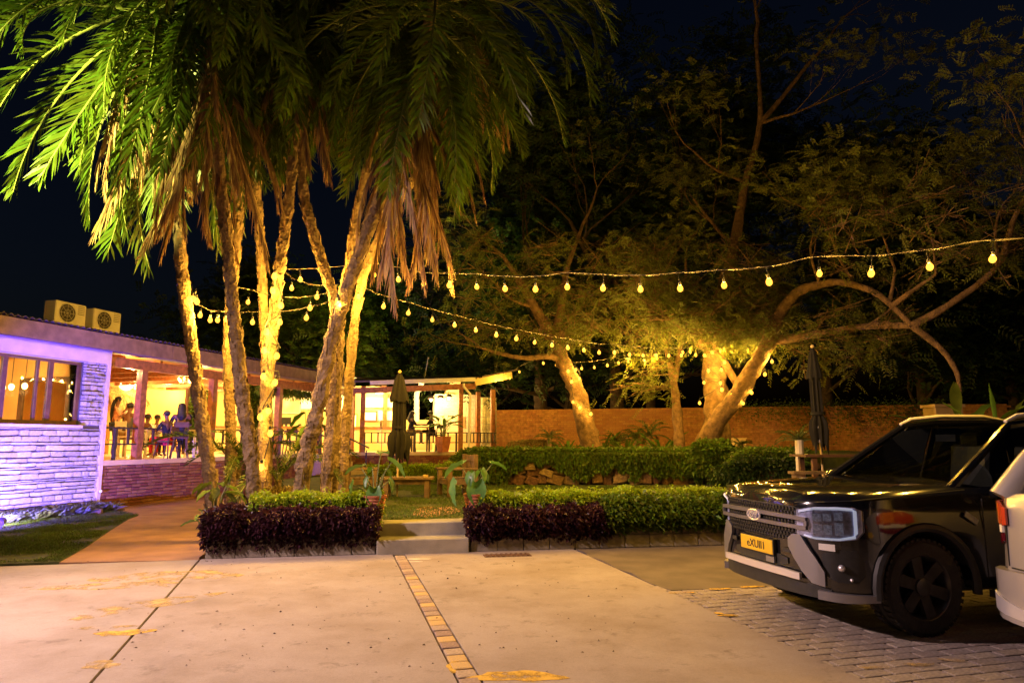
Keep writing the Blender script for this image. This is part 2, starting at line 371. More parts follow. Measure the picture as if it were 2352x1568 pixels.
# litter: fallen bits on the concrete
P = []; 
for k in range(170):
    u = R.uniform(150, 1500); v = 1285+260*R.random()**1.3; g_ = G(u, v); P.append((g_.x, g_.y, .004))
P = np.array(P); a = NR.uniform(0, 6.28, len(P)); D = np.stack([np.cos(a), np.sin(a), .15+0*a], 1)
tag(leafmesh('leaf_litter', P, D, NR.uniform(.012, .035, len(P)), NR.uniform(.008, .018, len(P)), mat('litter', (.07, .035, .02), .9, .3, 10, leaf=True, rnd=.4)), 'small dry leaf bits scattered over the concrete paving', 'leaf litter', kind='stuff')

# left lawn, path, bed
PL0 = V((-9.68, 16.24, 0)); DL = V((.2653, .9642, 0)); OUT = V((.9642, -.2653, 0))
class Frame:
    def __init__(s, o, d, out): s.o, s.d, s.out = V(o), V(d), V(out)
    def p(s, a, o, z): q = s.o+s.d*a+s.out*o; return V((q.x, q.y, z))
    def box(s, mb, a0, a1, o0, o1, z0, z1):
        vs = [s.p(a, o, z) for a in (a0, a1) for o in (o0, o1) for z in (z0, z1)]
        mb.add(vs, [(0, 1, 3, 2), (4, 6, 7, 5), (0, 4, 5, 1), (2, 3, 7, 6), (0, 2, 6, 4), (1, 5, 7, 3)]); return mb
    def hit(s, u, v, o=None, a=None):      # where a line of sight meets the plane out=o or along=a
        r = ray(u, v); c = V((0, 0, 1.6)); n, k = (s.out, o) if o is not None else (s.d, a)
        t = (k-(c-s.o).dot(n))/r.dot(n) if False else (k-(V((c.x, c.y, 0))-V((s.o.x, s.o.y, 0))).dot(n))/r.dot(n)
        q = c+r*t; w = V((q.x, q.y, 0))-V((s.o.x, s.o.y, 0)); return w.dot(s.d), w.dot(s.out), q.z
LW = Frame(PL0, DL, OUT)
wallfoot = [LW.p(a, .02, 0) for a in (-8, 0, 3, 6)]
pl = [G(138, 1291), G(200, 1255), G(258, 1215), G(296, 1192), G(318, 1184)]
lawn = [(-16, 7.04)]+[(pl[0].x, pl[0].y-.02)]+[(p.x, p.y) for p in pl[1:]]+[(wallfoot[1].x+.1, wallfoot[1].y), (wallfoot[0].x, wallfoot[0].y)]
tag(MB().prism(lawn, -.4, .01).build('lawn', mat('lawn_soil', (.05, .06, .015), .95, .4, 5, .5)), kind='structure')
path = [(pl[0].x, pl[0].y-.02), (-4.22, 9.55), (-4.3, 9.7), (-5.4, 14.5), (-6.3, 17), (-8, 20.5), (-9.2, 18.6), (-9.6, 16.3)]+[(p.x, p.y) for p in pl[:0:-1]]
tag(MB().prism(path, -.4, .002).build('path', PATHM), kind='structure')
def in_poly(poly, x, y):
    c = False; n = len(poly); j = n-1
    for i in range(n):
        (xi, yi_), (xj, yj) = poly[i], poly[j]
        if ((yi_ > y) != (yj > y)) and (x < (xj-xi)*(y-yi_)/(yj-yi_+1e-12)+xi): c = not c
        j = i
    return c
def grass(name, poly, z, n, label, L=(.03, .075), m=None, zf=None):
    xs = [p[0] for p in poly]; ys = [p[1] for p in poly]; P = []
    while len(P) < n:
        x = R.uniform(min(xs), max(xs)); y = R.uniform(min(ys), max(ys))
        if in_poly(poly, x, y) and noise.noise(V((x*1.3, y*1.3, z))) > -.42+.3*R.random(): P.append((x, y, z))
    P = np.array(P); D = NR.normal(size=P.shape)*.45; D[:, 2] = 1
    return tag(leafmesh(name, P, D, NR.uniform(L[0], L[1], n), .009, m or GRASS, droop=.25), label, 'grass', kind='stuff')
vis = [(p[0], p[1]) for p in [G(0, 1302), G(0, 1200), G(210, 1190)]]+[(p.x, p.y) for p in pl[::-1]]
vis = [(max(-11.5, a), c) for a, c in vis]; vis = [(-7.4, 8.95), (-10.6, 12.9)]+[(wallfoot[1].x+.2, wallfoot[1].y)]+[(p.x, p.y) for p in pl[::-1]]
grass('grass', vis, .01, 30000, 'short green lawn beside the blue lit stone wall')

# raised garden
GZ = .36; UZ = 1.2
FL = [(x, fy(x)) for x in (-4.18, 6.5)]
lawn2 = [(-4.1, 10.0), (-1.92, fy(-1.92)+.85), (-.62, fy(-.62)+.85), (14, fy(14)+.5), (16, 24), (-.6, 29.4), (-6.6, 27.2), (-7.4, 22), (-5.2, 14.5)]
tag(MB().prism(lawn2, -.4, GZ).build('garden_lawn', mat('lawn_soil', (.05, .06, .015))), kind='structure')
RW0, RW1 = G(1100, 1114, GZ), G(1860, 1110, GZ)
RWd = (RW1-RW0).normalized(); RWn = V((RWd.y, -RWd.x, 0))
up_poly = [(RW0.x, RW0.y+.1), (RW1.x, RW1.y+.1), (16, 21), (15.5, 24.2), (-.55, 28.6), (-.75, 26)]
tag(MB().prism(up_poly, GZ-.3, UZ).build('upper_lawn', mat('lawn_soil', (.05, .06, .015))), kind='structure')
tag(MB().prism([(4.4, 12.0), (11, 13), (11, 18.5), (5.4, 18.2)], GZ-.3, .55).build('picnic_terrace', mat('lawn_soil', (.05, .06, .015))), kind='structure')
grass('grass', [(-2.5, 10.7), (-.3, 11.0), (1.5, 12), (4, 14), (5, 18.5), (-2, 19.4), (-4, 18), (-4.2, 13)], GZ, 42000, 'lawn around the garden table behind the steps', (.03, .08))
grass('grass', [(RW0.x+.1, RW0.y+.2), (RW1.x, RW1.y+.2), (12, 24), (-.2, 27.5)], UZ, 26000, 'upper lawn strip in front of the brick boundary wall', (.05, .1))
# worn patch in the lawn
MB().prism(blob_poly((-1.35, 12.3), .35, 1.0, 20, .3, 4), GZ, GZ+.006).build('bare_patch', PATHM, bpy.data.objects['garden_lawn'])

# planters: block walls with soil
def planter(name, x0, x1, depth, label, courses, ends=True):
    t = thing(name, (x0, fy(x0), 0), label, 'planter')
    a = V((x0, fy(x0), 0)); bb = V((x1, fy(x1), 0)); d = (bb-a).normalized(); n = V((-d.y, d.x, 0)); Ln = (bb-a).length; rz = math.atan2(d.y, d.x)
    ubk = unitbox('block', BLOCK, .035, 3, .015, 5)
    for c in range(courses):
        x = -.2*(c % 2); h = .185
        while x < Ln-.02:
            l = min(.39, Ln-x) if x >= 0 else .39+x; xs = max(x, 0)
            if l > .06:
                q = a+d*(xs+l/2)+n*(.07+R.uniform(-.006, .006))
                o = link('block', ubk[R.randrange(3)], None, t, V((q.x, q.y, c*.192+h/2))-t.location, (0, 0, rz+R.uniform(-.01, .01))); o.scale = (l-.012, .14, h)
            x += .39 if x >= 0 else .39+x
    MB().prism([a+n*.142+d*.02, bb+n*.142-d*.02, bb+n*depth-d*.02, a+n*depth+d*.02], -.1, courses*.192-.02).build('soil', SOIL, t)
    for e, s_ in ((a, 1), (bb, -1)):
        k = 0
        while .15+k*.4 < depth-.2:
            for c in range(courses):
                q = e+d*(s_*.07)+n*(.145+.2+k*.4)
                o = link('block', ubk[R.randrange(3)], None, t, V((q.x, q.y, c*.192+h/2))-t.location, (0, 0, rz+math.pi/2)); o.scale = (.385, .14, h)
            k += 1
    return t
planter('planter', -4.18, -1.93, 1.3, 'left block planter holding the palm clump beside the red path', 2)
planter('planter', -.6, 5.6, 1.1, 'long block planter on the right of the concrete steps', 2)
# concrete steps
st = thing('steps', (-1.27, fy(-1.27), 0), 'two concrete steps up to the lawn between the planters', 'steps')
d = V((.9858, .168, 0)); n = V((-.168, .9858, 0)); a = V((-1.92, fy(-1.92), 0))
for k, (z0, z1, f0, f1) in enumerate([(-.02, .2, -.06, .4), (-.02, .385, .34, .8)]):
    p = [a+d*0+n*f0, a+d*1.31+n*f0, a+d*1.31+n*f1, a+d*0+n*f1]
    MB().prism(p, z0, z1).build('step', STEPC, st, bevel=.012)

# hedges -------------------------------------------------
def hedge(name, label, pts, lw, m, n, L, Wd, zlo, zhi, depth, hang=0, bulge=.12, seed=0, twig=True):
    """foliage fills a box along pts (front line, world xy), from zlo to zhi, depth backwards, hanging over the front"""
    a, bb = V((*pts[0], 0)), V((*pts[1], 0)); d = (bb-a); Ln = d.length; d.normalize(); nn = V((-d.y, d.x, 0))
    t = thing(name, (pts[0][0], pts[0][1], zlo), label, 'hedge')
    P = []; D = []
    for k in range(n):
        x = R.uniform(-.05, Ln+.05); 
        lum = noise.noise(V((x*2.3, seed, 0)))*.6+noise.noise(V((x*6, seed, 3)))*.35
        top = zhi+lum*.17
        if R.random() < .6:   # front face
            z = R.uniform(zlo-hang*(1+lum), top); f = (z-zlo)/(top-zlo+1e-6)
            y = -bulge*math.sin(max(0, min(1, f*.8+.15))*math.pi)*(1+lum)+R.uniform(-.02, .1)
            dv = nn*(-1)+V((R.uniform(-.7, .7), 0, R.uniform(-.5, .6)))
        else:
            z = top-abs(R.gauss(0, .04)); y = R.uniform(0, depth); dv = V((R.uniform(-.8, .8), R.uniform(-.8, .5), 1))
        q = a+d*x+nn*y; P.append((q.x, q.y, z)); D.append(tuple(dv+d*R.uniform(-.5, .5)))
    for k in range(int(Ln*16)):      # stray shoots
        q = a+d*R.uniform(0, Ln)+nn*R.uniform(-.08, depth*.7); hh = R.uniform(.05, .17); sl = V((R.uniform(-.5, .5), R.uniform(-.7, .3), 1))
        for j in range(6): w_ = q+V((sl.x, sl.y, 0))*hh*j/6; P.append((w_.x, w_.y, zhi-.03+hh*j/6)); D.append((R.uniform(-1, 1), R.uniform(-1, 1), .5))
    n = len(P)
    o = leafmesh('foliage', P, D, NR.uniform(L*.45, L*1.45, n), NR.uniform(Wd*.6, Wd*1.3, n), m, t, t.location, droop=.2); o['kind'] = 'stuff'
    if twig:
        mb = MB()
        for k in range(int(Ln*14)):
            q = a+d*R.uniform(0, Ln)+nn*R.uniform(.05, depth*.8); top = V((q.x+R.uniform(-.15, .15), q.y+R.uniform(-.2, .1), zhi-.06))
            mb.tube([V((q.x, q.y, zlo-.05)), (V((q.x, q.y, zlo))+top)/2+V((R.uniform(-.04, .04), 0, 0)), top], [.012, .008, .004], 4)
        # inner mass of shaded twigs and leaves
        mb.build('twigs', BARK, t)['kind'] = 'stuff'
        m2 = 1600; x = NR.uniform(0, Ln, m2); y = NR.uniform(.05, depth-.05, m2); z = NR.uniform(zlo, zhi-.05, m2)
        P2 = np.stack([a.x+d.x*x+nn.x*y, a.y+d.y*x+nn.y*y, z], 1)
        o = leafmesh('inner_foliage', P2, NR.normal(size=(m2, 3)), L*2.2, Wd*3, m, t, t.location); o['kind'] = 'stuff'
    return t
hedge('purple_hedge', 'dark purple hedge spilling over the left planter below the palms', [(-4.2, fy(-4.2)+.02), (-1.95, fy(-1.95)+.02)], 1, PURP, 13000, .075, .034, .28, .6, .5, .16, .12, 1)
hedge('lime_hedge', 'lime green low hedge behind the purple hedge at left planter', [(-3.7, fy(-3.7)+.3), (-1.95, fy(-1.95)+.3)], 1, LIME, 6000, .065, .032, .36, .79, .5, 0, .05, 2)
hedge('purple_hedge', 'dark purple hedge over the right planter beside the steps', [(-.62, fy(-.62)+.02), (1.45, fy(1.45)+.02)], 1, PURP, 10500, .075, .034, .26, .57, .45, .12, .12, 3)
hedge('lime_hedge', 'long clipped lime green hedge row behind right planter edge', [(-.5, fy(-.5)+.3), (3.6, fy(3.6)+.3)], 1, LIME, 12500, .065, .03, .36, .78, .45, 0, .04, 4)
hedge('green_hedge', 'bright green leafy hedge over the right planter near pickup', [(1.4, fy(1.4)+.02), (4.4, fy(4.4)+.02)], 1, LEAFG, 9500, .09, .04, .3, .68, .45, .08, .14, 5)
hedge('low_hedge', 'low clipped hedge at the foot of the restaurant terrace behind the garden table', [(-4.2, 20.2), (-1.2, 20.9)], 1, LIME, 5000, .07, .035, GZ, .85, .5, 0, .05, 6)

# rubble retaining wall with climbing hedge
rw = thing('retaining_wall', RW0, 'rough rubble stone retaining wall under the climbing hedge', 'wall')
RUB = mat('rubble', (.2, .12, .07), .95, .35, 4, 1, 14, rnd=.3, dist=.04)
Ln = (RW1-RW0).length; rz = math.atan2(RWd.y, RWd.x)
def rockmesh(seed):
    rr = random.Random(seed); bm = bmesh.new(); bmesh.ops.create_cube(bm, size=1)
    for v_ in bm.verts: v_.co = V((v_.co.x*(1+rr.uniform(-.3, .2)), v_.co.y*(1+rr.uniform(-.3, .1)), v_.co.z*(1+rr.uniform(-.35, .2))))
    bmesh.ops.bevel(bm, geom=list(bm.edges), offset=.09, segments=1, affect='EDGES')
    me = bpy.data.meshes.new('stone'); bm.to_mesh(me); bm.free(); me.materials.append(RUB); return me
rocks = [rockmesh(i) for i in range(5)]
q = RW0+RWd*(Ln/2)-RWn*.2
MB().box((q.x, q.y, (GZ+UZ)/2-.1), (Ln, .3, UZ-GZ), rz).build('wall_core', SOIL, rw)
row = 0; z = GZ+.05
while z < UZ-.05:
    x = R.uniform(0, .2); h = R.uniform(.17, .27)
    while x < Ln:
        l = R.uniform(.18, .5); q = RW0+RWd*(x+l/2)+RWn*R.uniform(-.08, .05)
        o = link('stone', rocks[R.randrange(5)], None, rw, V((q.x, q.y, z+h/2-.03+R.uniform(-.04, .04)))-rw.location, (R.uniform(-.25, .25), R.uniform(-.4, .4), rz+R.uniform(-.25, .25))); o.scale = (l*.98, .3, h*R.uniform(.9, 1.3))
        x += l
    z += h*.82
ch = thing('climbing_hedge', (RW0.x, RW0.y, UZ), 'climbing green hedge draped along the rubble retaining wall top', 'hedge')
P = []; D = []
for k in range(22000):
    x = R.uniform(-.2, Ln); hang = max(0, .52+.75*noise.noise(V((x*.9, 1, 0)))+.35*noise.noise(V((x*2.7, 5, 0)))+(.25 if x > 4.2 else 0))
    if R.random() < .62: z = UZ+.06-hang*R.random()**1.2*.95; y = -.12-.12*R.random(); dv = V((R.uniform(-.5, .5), -1, R.uniform(-.9, .3)))
    else: z = UZ+.05+abs(R.gauss(0, .05)); y = R.uniform(-.2, .5); dv = V((R.uniform(-1, 1), R.uniform(-1, .6), .8))
    q = RW0+RWd*x-RWn*y*1.0; P.append((q.x, q.y, max(z, GZ))); D.append(tuple(dv))
leafmesh('foliage', P, D, NR.uniform(.06, .14, len(P)), NR.uniform(.04, .07, len(P)), LEAFG, ch, ch.location, droop=.3)['kind'] = 'stuff'
def bush(name, label, c, r, n, m, L, Wd, cat='bush', tilt=.6):
    t = thing(name, (c[0], c[1], c[2]-r[2]*.8), label, cat); d = unit(NR.normal(size=(n, 3))); d[:, 2] = np.where(d[:, 2] < -.5, -d[:, 2], d[:, 2])
    sc = .72+.32*NR.random(n)
    lump = np.array([1+.28*noise.noise(V(tuple(q*2.2))+V((c[0], c[1], 0))) for q in d])
    P = np.array(c)+d*np.array(r)*(sc*lump)[:, None]
    D = d+NR.normal(size=(n, 3))*tilt
    leafmesh('foliage', P, D, NR.uniform(L*.6, L*1.3, n), NR.uniform(Wd*.7, Wd*1.2, n), m, t, t.location, droop=.3)['kind'] = 'stuff'
    mb = MB()
    for k in range(9): 
        e = V(c)+V((R.uniform(-.7, .7)*r[0], R.uniform(-.7, .7)*r[1], R.uniform(.1, .7)*r[2])); mb.tube([V((c[0]+R.uniform(-.1, .1), c[1]+R.uniform(-.1, .1), c[2]-r[2]*.9)), (V(c)+e)/2, e], [.025, .018, .006], 5)
    mb.build('stem', BARK, t); return t
q = G(1640, 1112, GZ); bush('bush', 'large rounded leafy bush at the right end of rubble wall', (q.x, q.y-.2, .95), (.75, .6, .65), 6500, LEAFG, .13, .07)
q = AT(1225, 1040, 26.2); bush('bush', 'pale flowering low bush beside the terrace corner', (q.x, q.y, 1.35), (1.0, .6, .25), 3000, mat('leaf_pale', (.22, .17, .05), .5, .3, 3, leaf=True, rnd=.4), .08, .04)
q = AT(1100, 1075, 22.5); bush('bush', 'dark shrub spilling between the garden chair and climbing hedge', (q.x+.2, q.y, .85), (1.1, .8, .5), 5000, LEAFG, .1, .05)
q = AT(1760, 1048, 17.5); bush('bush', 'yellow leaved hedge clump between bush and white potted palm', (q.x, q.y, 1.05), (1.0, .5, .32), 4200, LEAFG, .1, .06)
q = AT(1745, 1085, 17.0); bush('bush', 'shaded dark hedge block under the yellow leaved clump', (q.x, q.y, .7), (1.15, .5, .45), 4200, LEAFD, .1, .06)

# boundary wall
B0, B1 = V((-.62, 28.6, 0)), V((17, 23.6, 0)); Bd = (B1-B0).normalized(); Bn = V((Bd.y, -Bd.x, 0)); BL = (B1-B0).length; rz = math.atan2(Bd.y, Bd.x)
bw = thing('boundary_wall', B0, 'long orange lit brick boundary wall behind the garden trees', 'wall')
mb = MB(); q = B0+Bd*(BL/2); mb.box((q.x, q.y, (UZ-.3+2.78)/2), (BL, .18, 2.78-UZ+.3), rz); mb.build('core', WMORT, bw)
items = []; rmB = Matrix.Rotation(rz, 3, 'Z'); h = .083
for c in range(19):
    x = .13*(c % 2)
    while x < BL-.1:
        q = B0+Bd*(x+.12)+Bn*(.085+R.uniform(-.004, .008)); items.append(((q.x, q.y, UZ+h*(c+.5)), rmB, (.243, .05, h-.012))); x += .26
pieces('brick', unitbox('brick', WBRICK, .06, 3, .03, 8), items, bw, WBRICK, 300, keyf=lambda t: abs(V(t[0]).x-4.2)+abs(t[0][2]-2.3)*1.2)
MB().box((B0+Bd*(BL/2)+V((0, 0, 2.8))), (BL, .26, .05), rz).build('coping', WBRICK, bw)
iv = thing('wall_creeper', B0+Bd*11+V((0, 0, 2.7)), 'creeper growing along the boundary wall top behind the pickup', 'creeper')
P = []; D = []
for k in range(7000):
    x = 9.2+7.5*R.random()**.7; q = B0+Bd*x+Bn*R.uniform(-.2, .28); g_ = max(.0, (x-9.2)/8); z = 2.83+R.gauss(0, .08)-abs(R.gauss(0, .28+g_*.5))+abs(R.gauss(0, .12)); P.append((q.x, q.y, z)); D.append((R.uniform(-1, 1), -.8, R.uniform(-.6, .8)))
leafmesh('foliage', P, D, NR.uniform(.06, .13, len(P)), NR.uniform(.03, .06, len(P)), LEAFG, iv, iv.location)['kind'] = 'stuff'

# ------------------------------------------------------------------ restaurant
F0 = 1.12
def plight(name, loc, power, col=(1, .64, .2), r=.08, parent=None, spot=None, aim=None):
    l = bpy.data.lights.new(name, 'SPOT' if spot else 'POINT'); l.energy = power*(1 if spot else .5); l.color = col; l.shadow_soft_size = r
    o = bpy.data.objects.new(name, l); COL.objects.link(o); o.location = loc
    if spot:
        l.spot_size = math.radians(spot); l.spot_blend = .8
        o.rotation_euler = (V(aim)-V(loc)).to_track_quat('-Z', 'Y').to_euler()
    if parent:
        off = V((0, 0, 0)); p = parent
        while p is not None: off += V(p.location); p = p.parent
        o.location = V(loc)-off; o.parent = parent
    return o
sb = thing('stone_building', LW.p(-2, 0, -.1), 'stone clad building with wide lit window and corrugated roof', 'building')
mb = MB(); LW.box(mb, -7, -.6, -.35, -.06, -.3, 1.86); LW.box(mb, -.6, -.02, -.4, -.06, -.3, 3.46); mb.build('wall_core', MORTAR, sb)
MB_ = MB(); LW.box(MB_, -7, -.58, -.35, .06, 1.865, 1.93); MB_.build('window_sill', PLASTER, sb)
items = []; rmL = Matrix((DL, -OUT, V((0, 0, 1)))).transposed()
def ledge(s0, s1, z0, z1, o=0, mean=.24):
    z = z0
    while z < z1-.02:
        h = min(R.choice((.045, .065, .085, .1, .13)), z1-z); s = s0-R.uniform(0, .15)
        while s < s1:
            l = R.uniform(.5, 1.7)*mean; e = min(s+l, s1); b_ = max(s, s0)
            if e-b_ > .03:
                hh = h*R.uniform(.86, 1.0); q = LW.p((e+b_)/2, o-.03+R.uniform(-.03, .025), z+hh/2)
                items.append((q, rmL @ Matrix.Rotation(R.uniform(-.05, .05), 3, 'Y') @ Matrix.Rotation(R.uniform(-.05, .05), 3, 'Z'), (e-b_-.018, .09, hh-.014)))
            s += l
        z += h
ledge(-4.2, -.0, -.12, 1.86, 0, .3); ledge(-.6, -.0, 1.93, 3.44, 0, .15)
us = unitbox('stone', STONE, .12, 6, .1, 21)
pieces('stone', us, items, sb, STONE, 300, keyf=lambda t: (V((t[0].x, t[0].y, 0))-V((-9.9, 15.2, 0))).length)
# window: frame, mullions, panes
wz0, wz1 = 1.93, 3.36
mb = MB(); LW.box(mb, -7, -.62, -.16, -.1, wz1-.06, wz1); LW.box(mb, -7, -.62, -.16, -.1, wz0, wz0+.09); LW.box(mb, -.7, -.62, -.16, -.08, wz0+.09, wz1-.06)
wf = mb.build('window_frame', DTIMB, sb)
for u in (3, 80, 111):
    s_, _, _ = LW.hit(u, 900, o=-.13); w = .025 if u == 80 else .05
    mb = MB(); LW.box(mb, s_-w, s_+w, -.165, -.095, wz0+.09, wz1-.06); mb.build('mullion', DTIMB, wf)
GL = glass('window_glass', (.97, .97, .97)); e = [LW.hit(u, 900, o=-.13)[0] for u in (3, 80, 111)]
for a0, a1 in ((-6.9, e[0]-.05), (e[0]+.05, e[1]-.025), (e[1]+.025, e[2]-.05), (e[2]+.05, -.7)):
    mb = MB(); LW.box(mb, a0, a1, -.134, -.128, wz0+.09, wz1-.06); mb.build('pane', GL, wf)
# lintel band above the window, corner trim, downpipe
mb = MB(); LW.box(mb, -7, .02, -.3, .1, 3.38, 3.7); mb.build('lintel', PLASTER, sb)
mb = MB(); LW.box(mb, -.02, .07, -.1, .05, -.15, 3.45); mb.build('downpipe', PLASTER, sb)
mb = MB(); mb.ball(LW.p(.0, .12, .42), .035); mb.build('pipe_cap', WHITE, sb)
# roof: fascia, corrugated sheets, soffit
def corr(mb, fr, s0, s1, o0, z0, o1, z1, per=.15, amp=.022):
    n = int((s1-s0)/per*6); vs = []
    for i in range(n+1):
        s = s0+(s1-s0)*i/n; dz = amp*math.sin((s-s0)/per*2*math.pi)
        vs += [fr.p(s, o0, z0+dz), fr.p(s, o1, z1+dz), fr.p(s, o0, z0+dz-.012)]
    mb.add(vs, [(3*i, 3*i+1, 3*i+4, 3*i+3) for i in range(n)]+[(3*i, 3*i+3, 3*i+5, 3*i+2) for i in range(n)])
mb = MB(); corr(mb, LW, -7, 12.4, .58, 4.06, -5, 4.75); mb.build('roof_sheet', mat('roof_sheet', (.1, .075, .07)), sb, smooth=True)
mb = MB(); LW.box(mb, -7, 1.5, .42, .5, 3.66, 4.02); LW.box(mb, 1.512, 5.0, .42, .5, 3.66, 4.02); LW.box(mb, 5.012, 11.3, .42, .5, 3.66, 4.02); mb.build('fascia', FASCIA, sb)
mb = MB(); LW.box(mb, -7, 11.3, -.3, .42, 3.7, 3.74); mb.build('soffit', FASCIA, sb)
mb = MB(); LW.box(mb, -7, 11.3, -7.2, -.3, 3.72, 3.78); mb.build('ceiling', CEIL, sb)
for k in range(14):
    s_ = -5.5+k*1.25; mb = MB(); LW.box(mb, s_, s_+.09, -6.9, -.32, 3.56, 3.72); mb.build('ceiling_beam', TIMB, sb)
mb = MB(); LW.box(mb, -6.9, -.1, -6.8, -.36, F0-.1, F0); mb.build('room_floor', TILE, sb)
mb = MB(); LW.box(mb, -.1, -.02, -6.9, -.4, F0, 3.72); LW.box(mb, -7.1, -7, -6.9, 0, -.3, 3.7); LW.box(mb, -7, -.1, -7.1, -6.9, F0-.2, 3.72); mb.build('room_wall', ORANGE, sb)
# framed mirror doors on the party wall of the room
def on_party(u, v, a=-.105): s_, o_, z_ = LW.hit(u, v, a=a); return o_, z_
o0, zt = on_party(52, 862); o1, _ = on_party(168, 868); zb = F0+.05
dr = thing('mirror_doors', LW.p(-.16, (o0+o1)/2, F0), 'dark framed glazed double doors seen through the lit window', 'door')
om = on_party(113, 900)[0]; zt = 3.0
for a0, a1 in ((o0, o0+.12), (o1-.12, o1), (om-.07, om+.07)):
    mb = MB(); LW.box(mb, -.16, -.102, a0, a1, zb, zt); mb.build('stile', DTIMB, dr)
mb = MB(); LW.box(mb, -.165, -.102, o0-.002, o1+.002, zt, zt+.1); mb.build('head', DTIMB, dr)
MIR = mat('mirror', (.8, .6, .35), .12, .05, 2, metal=1)
for a0, a1 in ((o0+.12, om-.07), (om+.07, o1-.12)):
    mb = MB(); LW.box(mb, -.125, -.106, a0, a1, zb+.1, zt); mb.build('pane', MIR, dr)
    mb = MB(); LW.box(mb, -.128, -.106, a0, a1, zb, zb+.099); mb.build('panel', DTIMB, dr)
# pendant lamps in the room
def pendant(name, loc, drop, label, power, rad=.06, m=None, group=None, shade=None):
    t = thing(name, loc, label, 'pendant lamp', group)
    MB().tube([V(loc)+V((0, 0, rad*.9)), V(loc)+V((0, 0, drop))], .008, 5).build('cord', SOCK, t)
    MB().ball(loc, (rad, rad, rad*1.25), 10, 8).build('bulb', m or WARM, t, smooth=True)
    if shade: MB().lathe([(rad*.5, .12), (rad*1.4, .1), (rad*2.6, .0), (rad*2.5, -.005), (rad*1.3, .09)], 14, V(loc)+V((0, 0, rad*.5))).build('shade', shade, t, smooth=True)
    if power: plight('lamp_light', V(loc)+V((0, 0, -rad*1.4-.06)), power, parent=t)
    return t
lab = ['beside left mullion', 'over the sideboard at left', 'in front of the mirror doors', 'near the window jamb']
for i, (u, v, s_) in enumerate([(6, 890, -1.6), (26, 888, -1.1), (57, 886, -.9), (165, 887, -.35)]):
    _, o_, z_ = LW.hit(u, v, a=s_); pendant('pendant_lamp', LW.p(s_, o_, z_), 3.7-z_, 'small glowing pendant bulb '+lab[i]+' inside the stone building', 90)
_t = thing('ceiling_lamp', LW.p(-3.2, -2.6, 3.6), 'round ceiling lamp inside the stone building room', 'lamp')
MB().lathe([(.22, 0), (.24, .04), (.2, .1)], 20, LW.p(-3.2, -2.6, 3.58)).build('diffuser', WARM, _t, smooth=True); plight('lamp_light', LW.p(-3.2, -2.6, 3.4), 700, parent=_t)
_t = thing('sideboard', LW.p(-.42, -1.9, F0), 'low pale sideboard below the mirror doors inside the window', 'sideboard')
mb = MB(); LW.box(mb, -.62, -.22, -3.0, -1.0, F0+.68, F0+.74); mb.build('top', CREAM, _t)
for q in (-2.95, -2.02, -1.05):
    mb = MB(); LW.box(mb, -.6, -.24, q-.03, q+.03, F0, F0+.679); mb.build('side', WHITE, _t)

# air conditioners
AC = mat('ac_casing', (.55, .5, .45), .5, .1, 4)
for i, (s_, lab_) in enumerate([(LW.hit(162, 735, o=-.22)[0], 'left air conditioner unit on the corrugated roof edge'), (LW.hit(246, 748, o=-.22)[0], 'right air conditioner unit on the corrugated roof edge')]):
    z0 = 4.2; base = LW.p(s_, -.35, z0); t = thing('air_conditioner', base, lab_, 'air conditioner', 'air conditioners on the roof')
    mb = MB(); LW.box(mb, s_-.4, s_+.4, -.56, -.22, z0, z0+.52); mb.build('casing', AC, t, bevel=.02)
    ring = []; c = LW.p(s_-.1, -.21, z0+.265)
    for k in range(25): th = k/24*6.2832; ring.append(c+DL*(.21*math.cos(th))+V((0, 0, .21*math.sin(th))))
    disk = MB(); disk.add([c-OUT*.005]+ring[:-1], [(0, 1+k, 1+(k+1) % 24) for k in range(24)]); disk.build('fan_opening', IRON, t)
    mb = MB(); mb.tube(ring, .008, 5)
    for rr in (.08, .16): mb.tube([c+DL*(rr*math.cos(k/24*6.2832))+V((0, 0, rr*math.sin(k/24*6.2832))) for k in range(25)], .005, 4)
    for k in range(8): th = k*.785; mb.tube([c, c+DL*(.21*math.cos(th))+V((0, 0, .21*math.sin(th)))], .005, 4)
    mb.build('grille', GALV, t); mb = MB()
    for dz in range(5): LW.box(mb, s_+.17, s_+.35, -.221, -.214, z0+.28+dz*.045, z0+.295+dz*.045)
    mb.build('vent_slots', IRON, t)
    MB().tube([LW.p(s_+.4, -.45, z0+.12), LW.p(s_+.52, -.45, z0+.1), LW.p(s_+.54, -.45, z0-.12)], .02, 7).build('refrigerant_pipe', IRON, t)
    for q in (s_-.3, s_+.3):
        mb = MB(); LW.box(mb, q-.03, q+.03, -.62, -.2, z0-.18, z0); mb.build('foot', IRON, t)

# ---- terrace wing
tw = thing('terrace_wing', LW.p(5, 0, 0), 'open restaurant terrace wing with timber posts and brick base', 'building')
mb = MB(); LW.box(mb, .07, 11.2, -.5, -.06, -.3, 1.0); mb.build('base_core', MORTAR, tw)
items = []; h = .078
for c in range(14):
    s = .08-(.11 if c % 2 else 0); z = -.1+c*h
    while s < 11.1:
        l = R.uniform(.17, .27); e = min(s+l, 11.1); s0 = max(s, .08)
        if e-s0 > .05:
            q = LW.p((s0+e)/2, -.03+(R.uniform(.01, .03) if R.random() < .07 else R.uniform(-.008, .008)), z+h/2); items.append((q, rmL, (e-s0-.012, .09, h-.012)))
        s = e
ubr = unitbox('brick', BRICK, .08, 4, .05, 31)
pieces('brick', ubr, items, tw, BRICK, 300, keyf=lambda t: (V(t[0])-V((-9.6, 16.2, .5))).length)
mb = MB(); LW.box(mb, .07, 11.3, -7, .04, 1.0, F0); mb.build('floor_slab', TILE, tw)
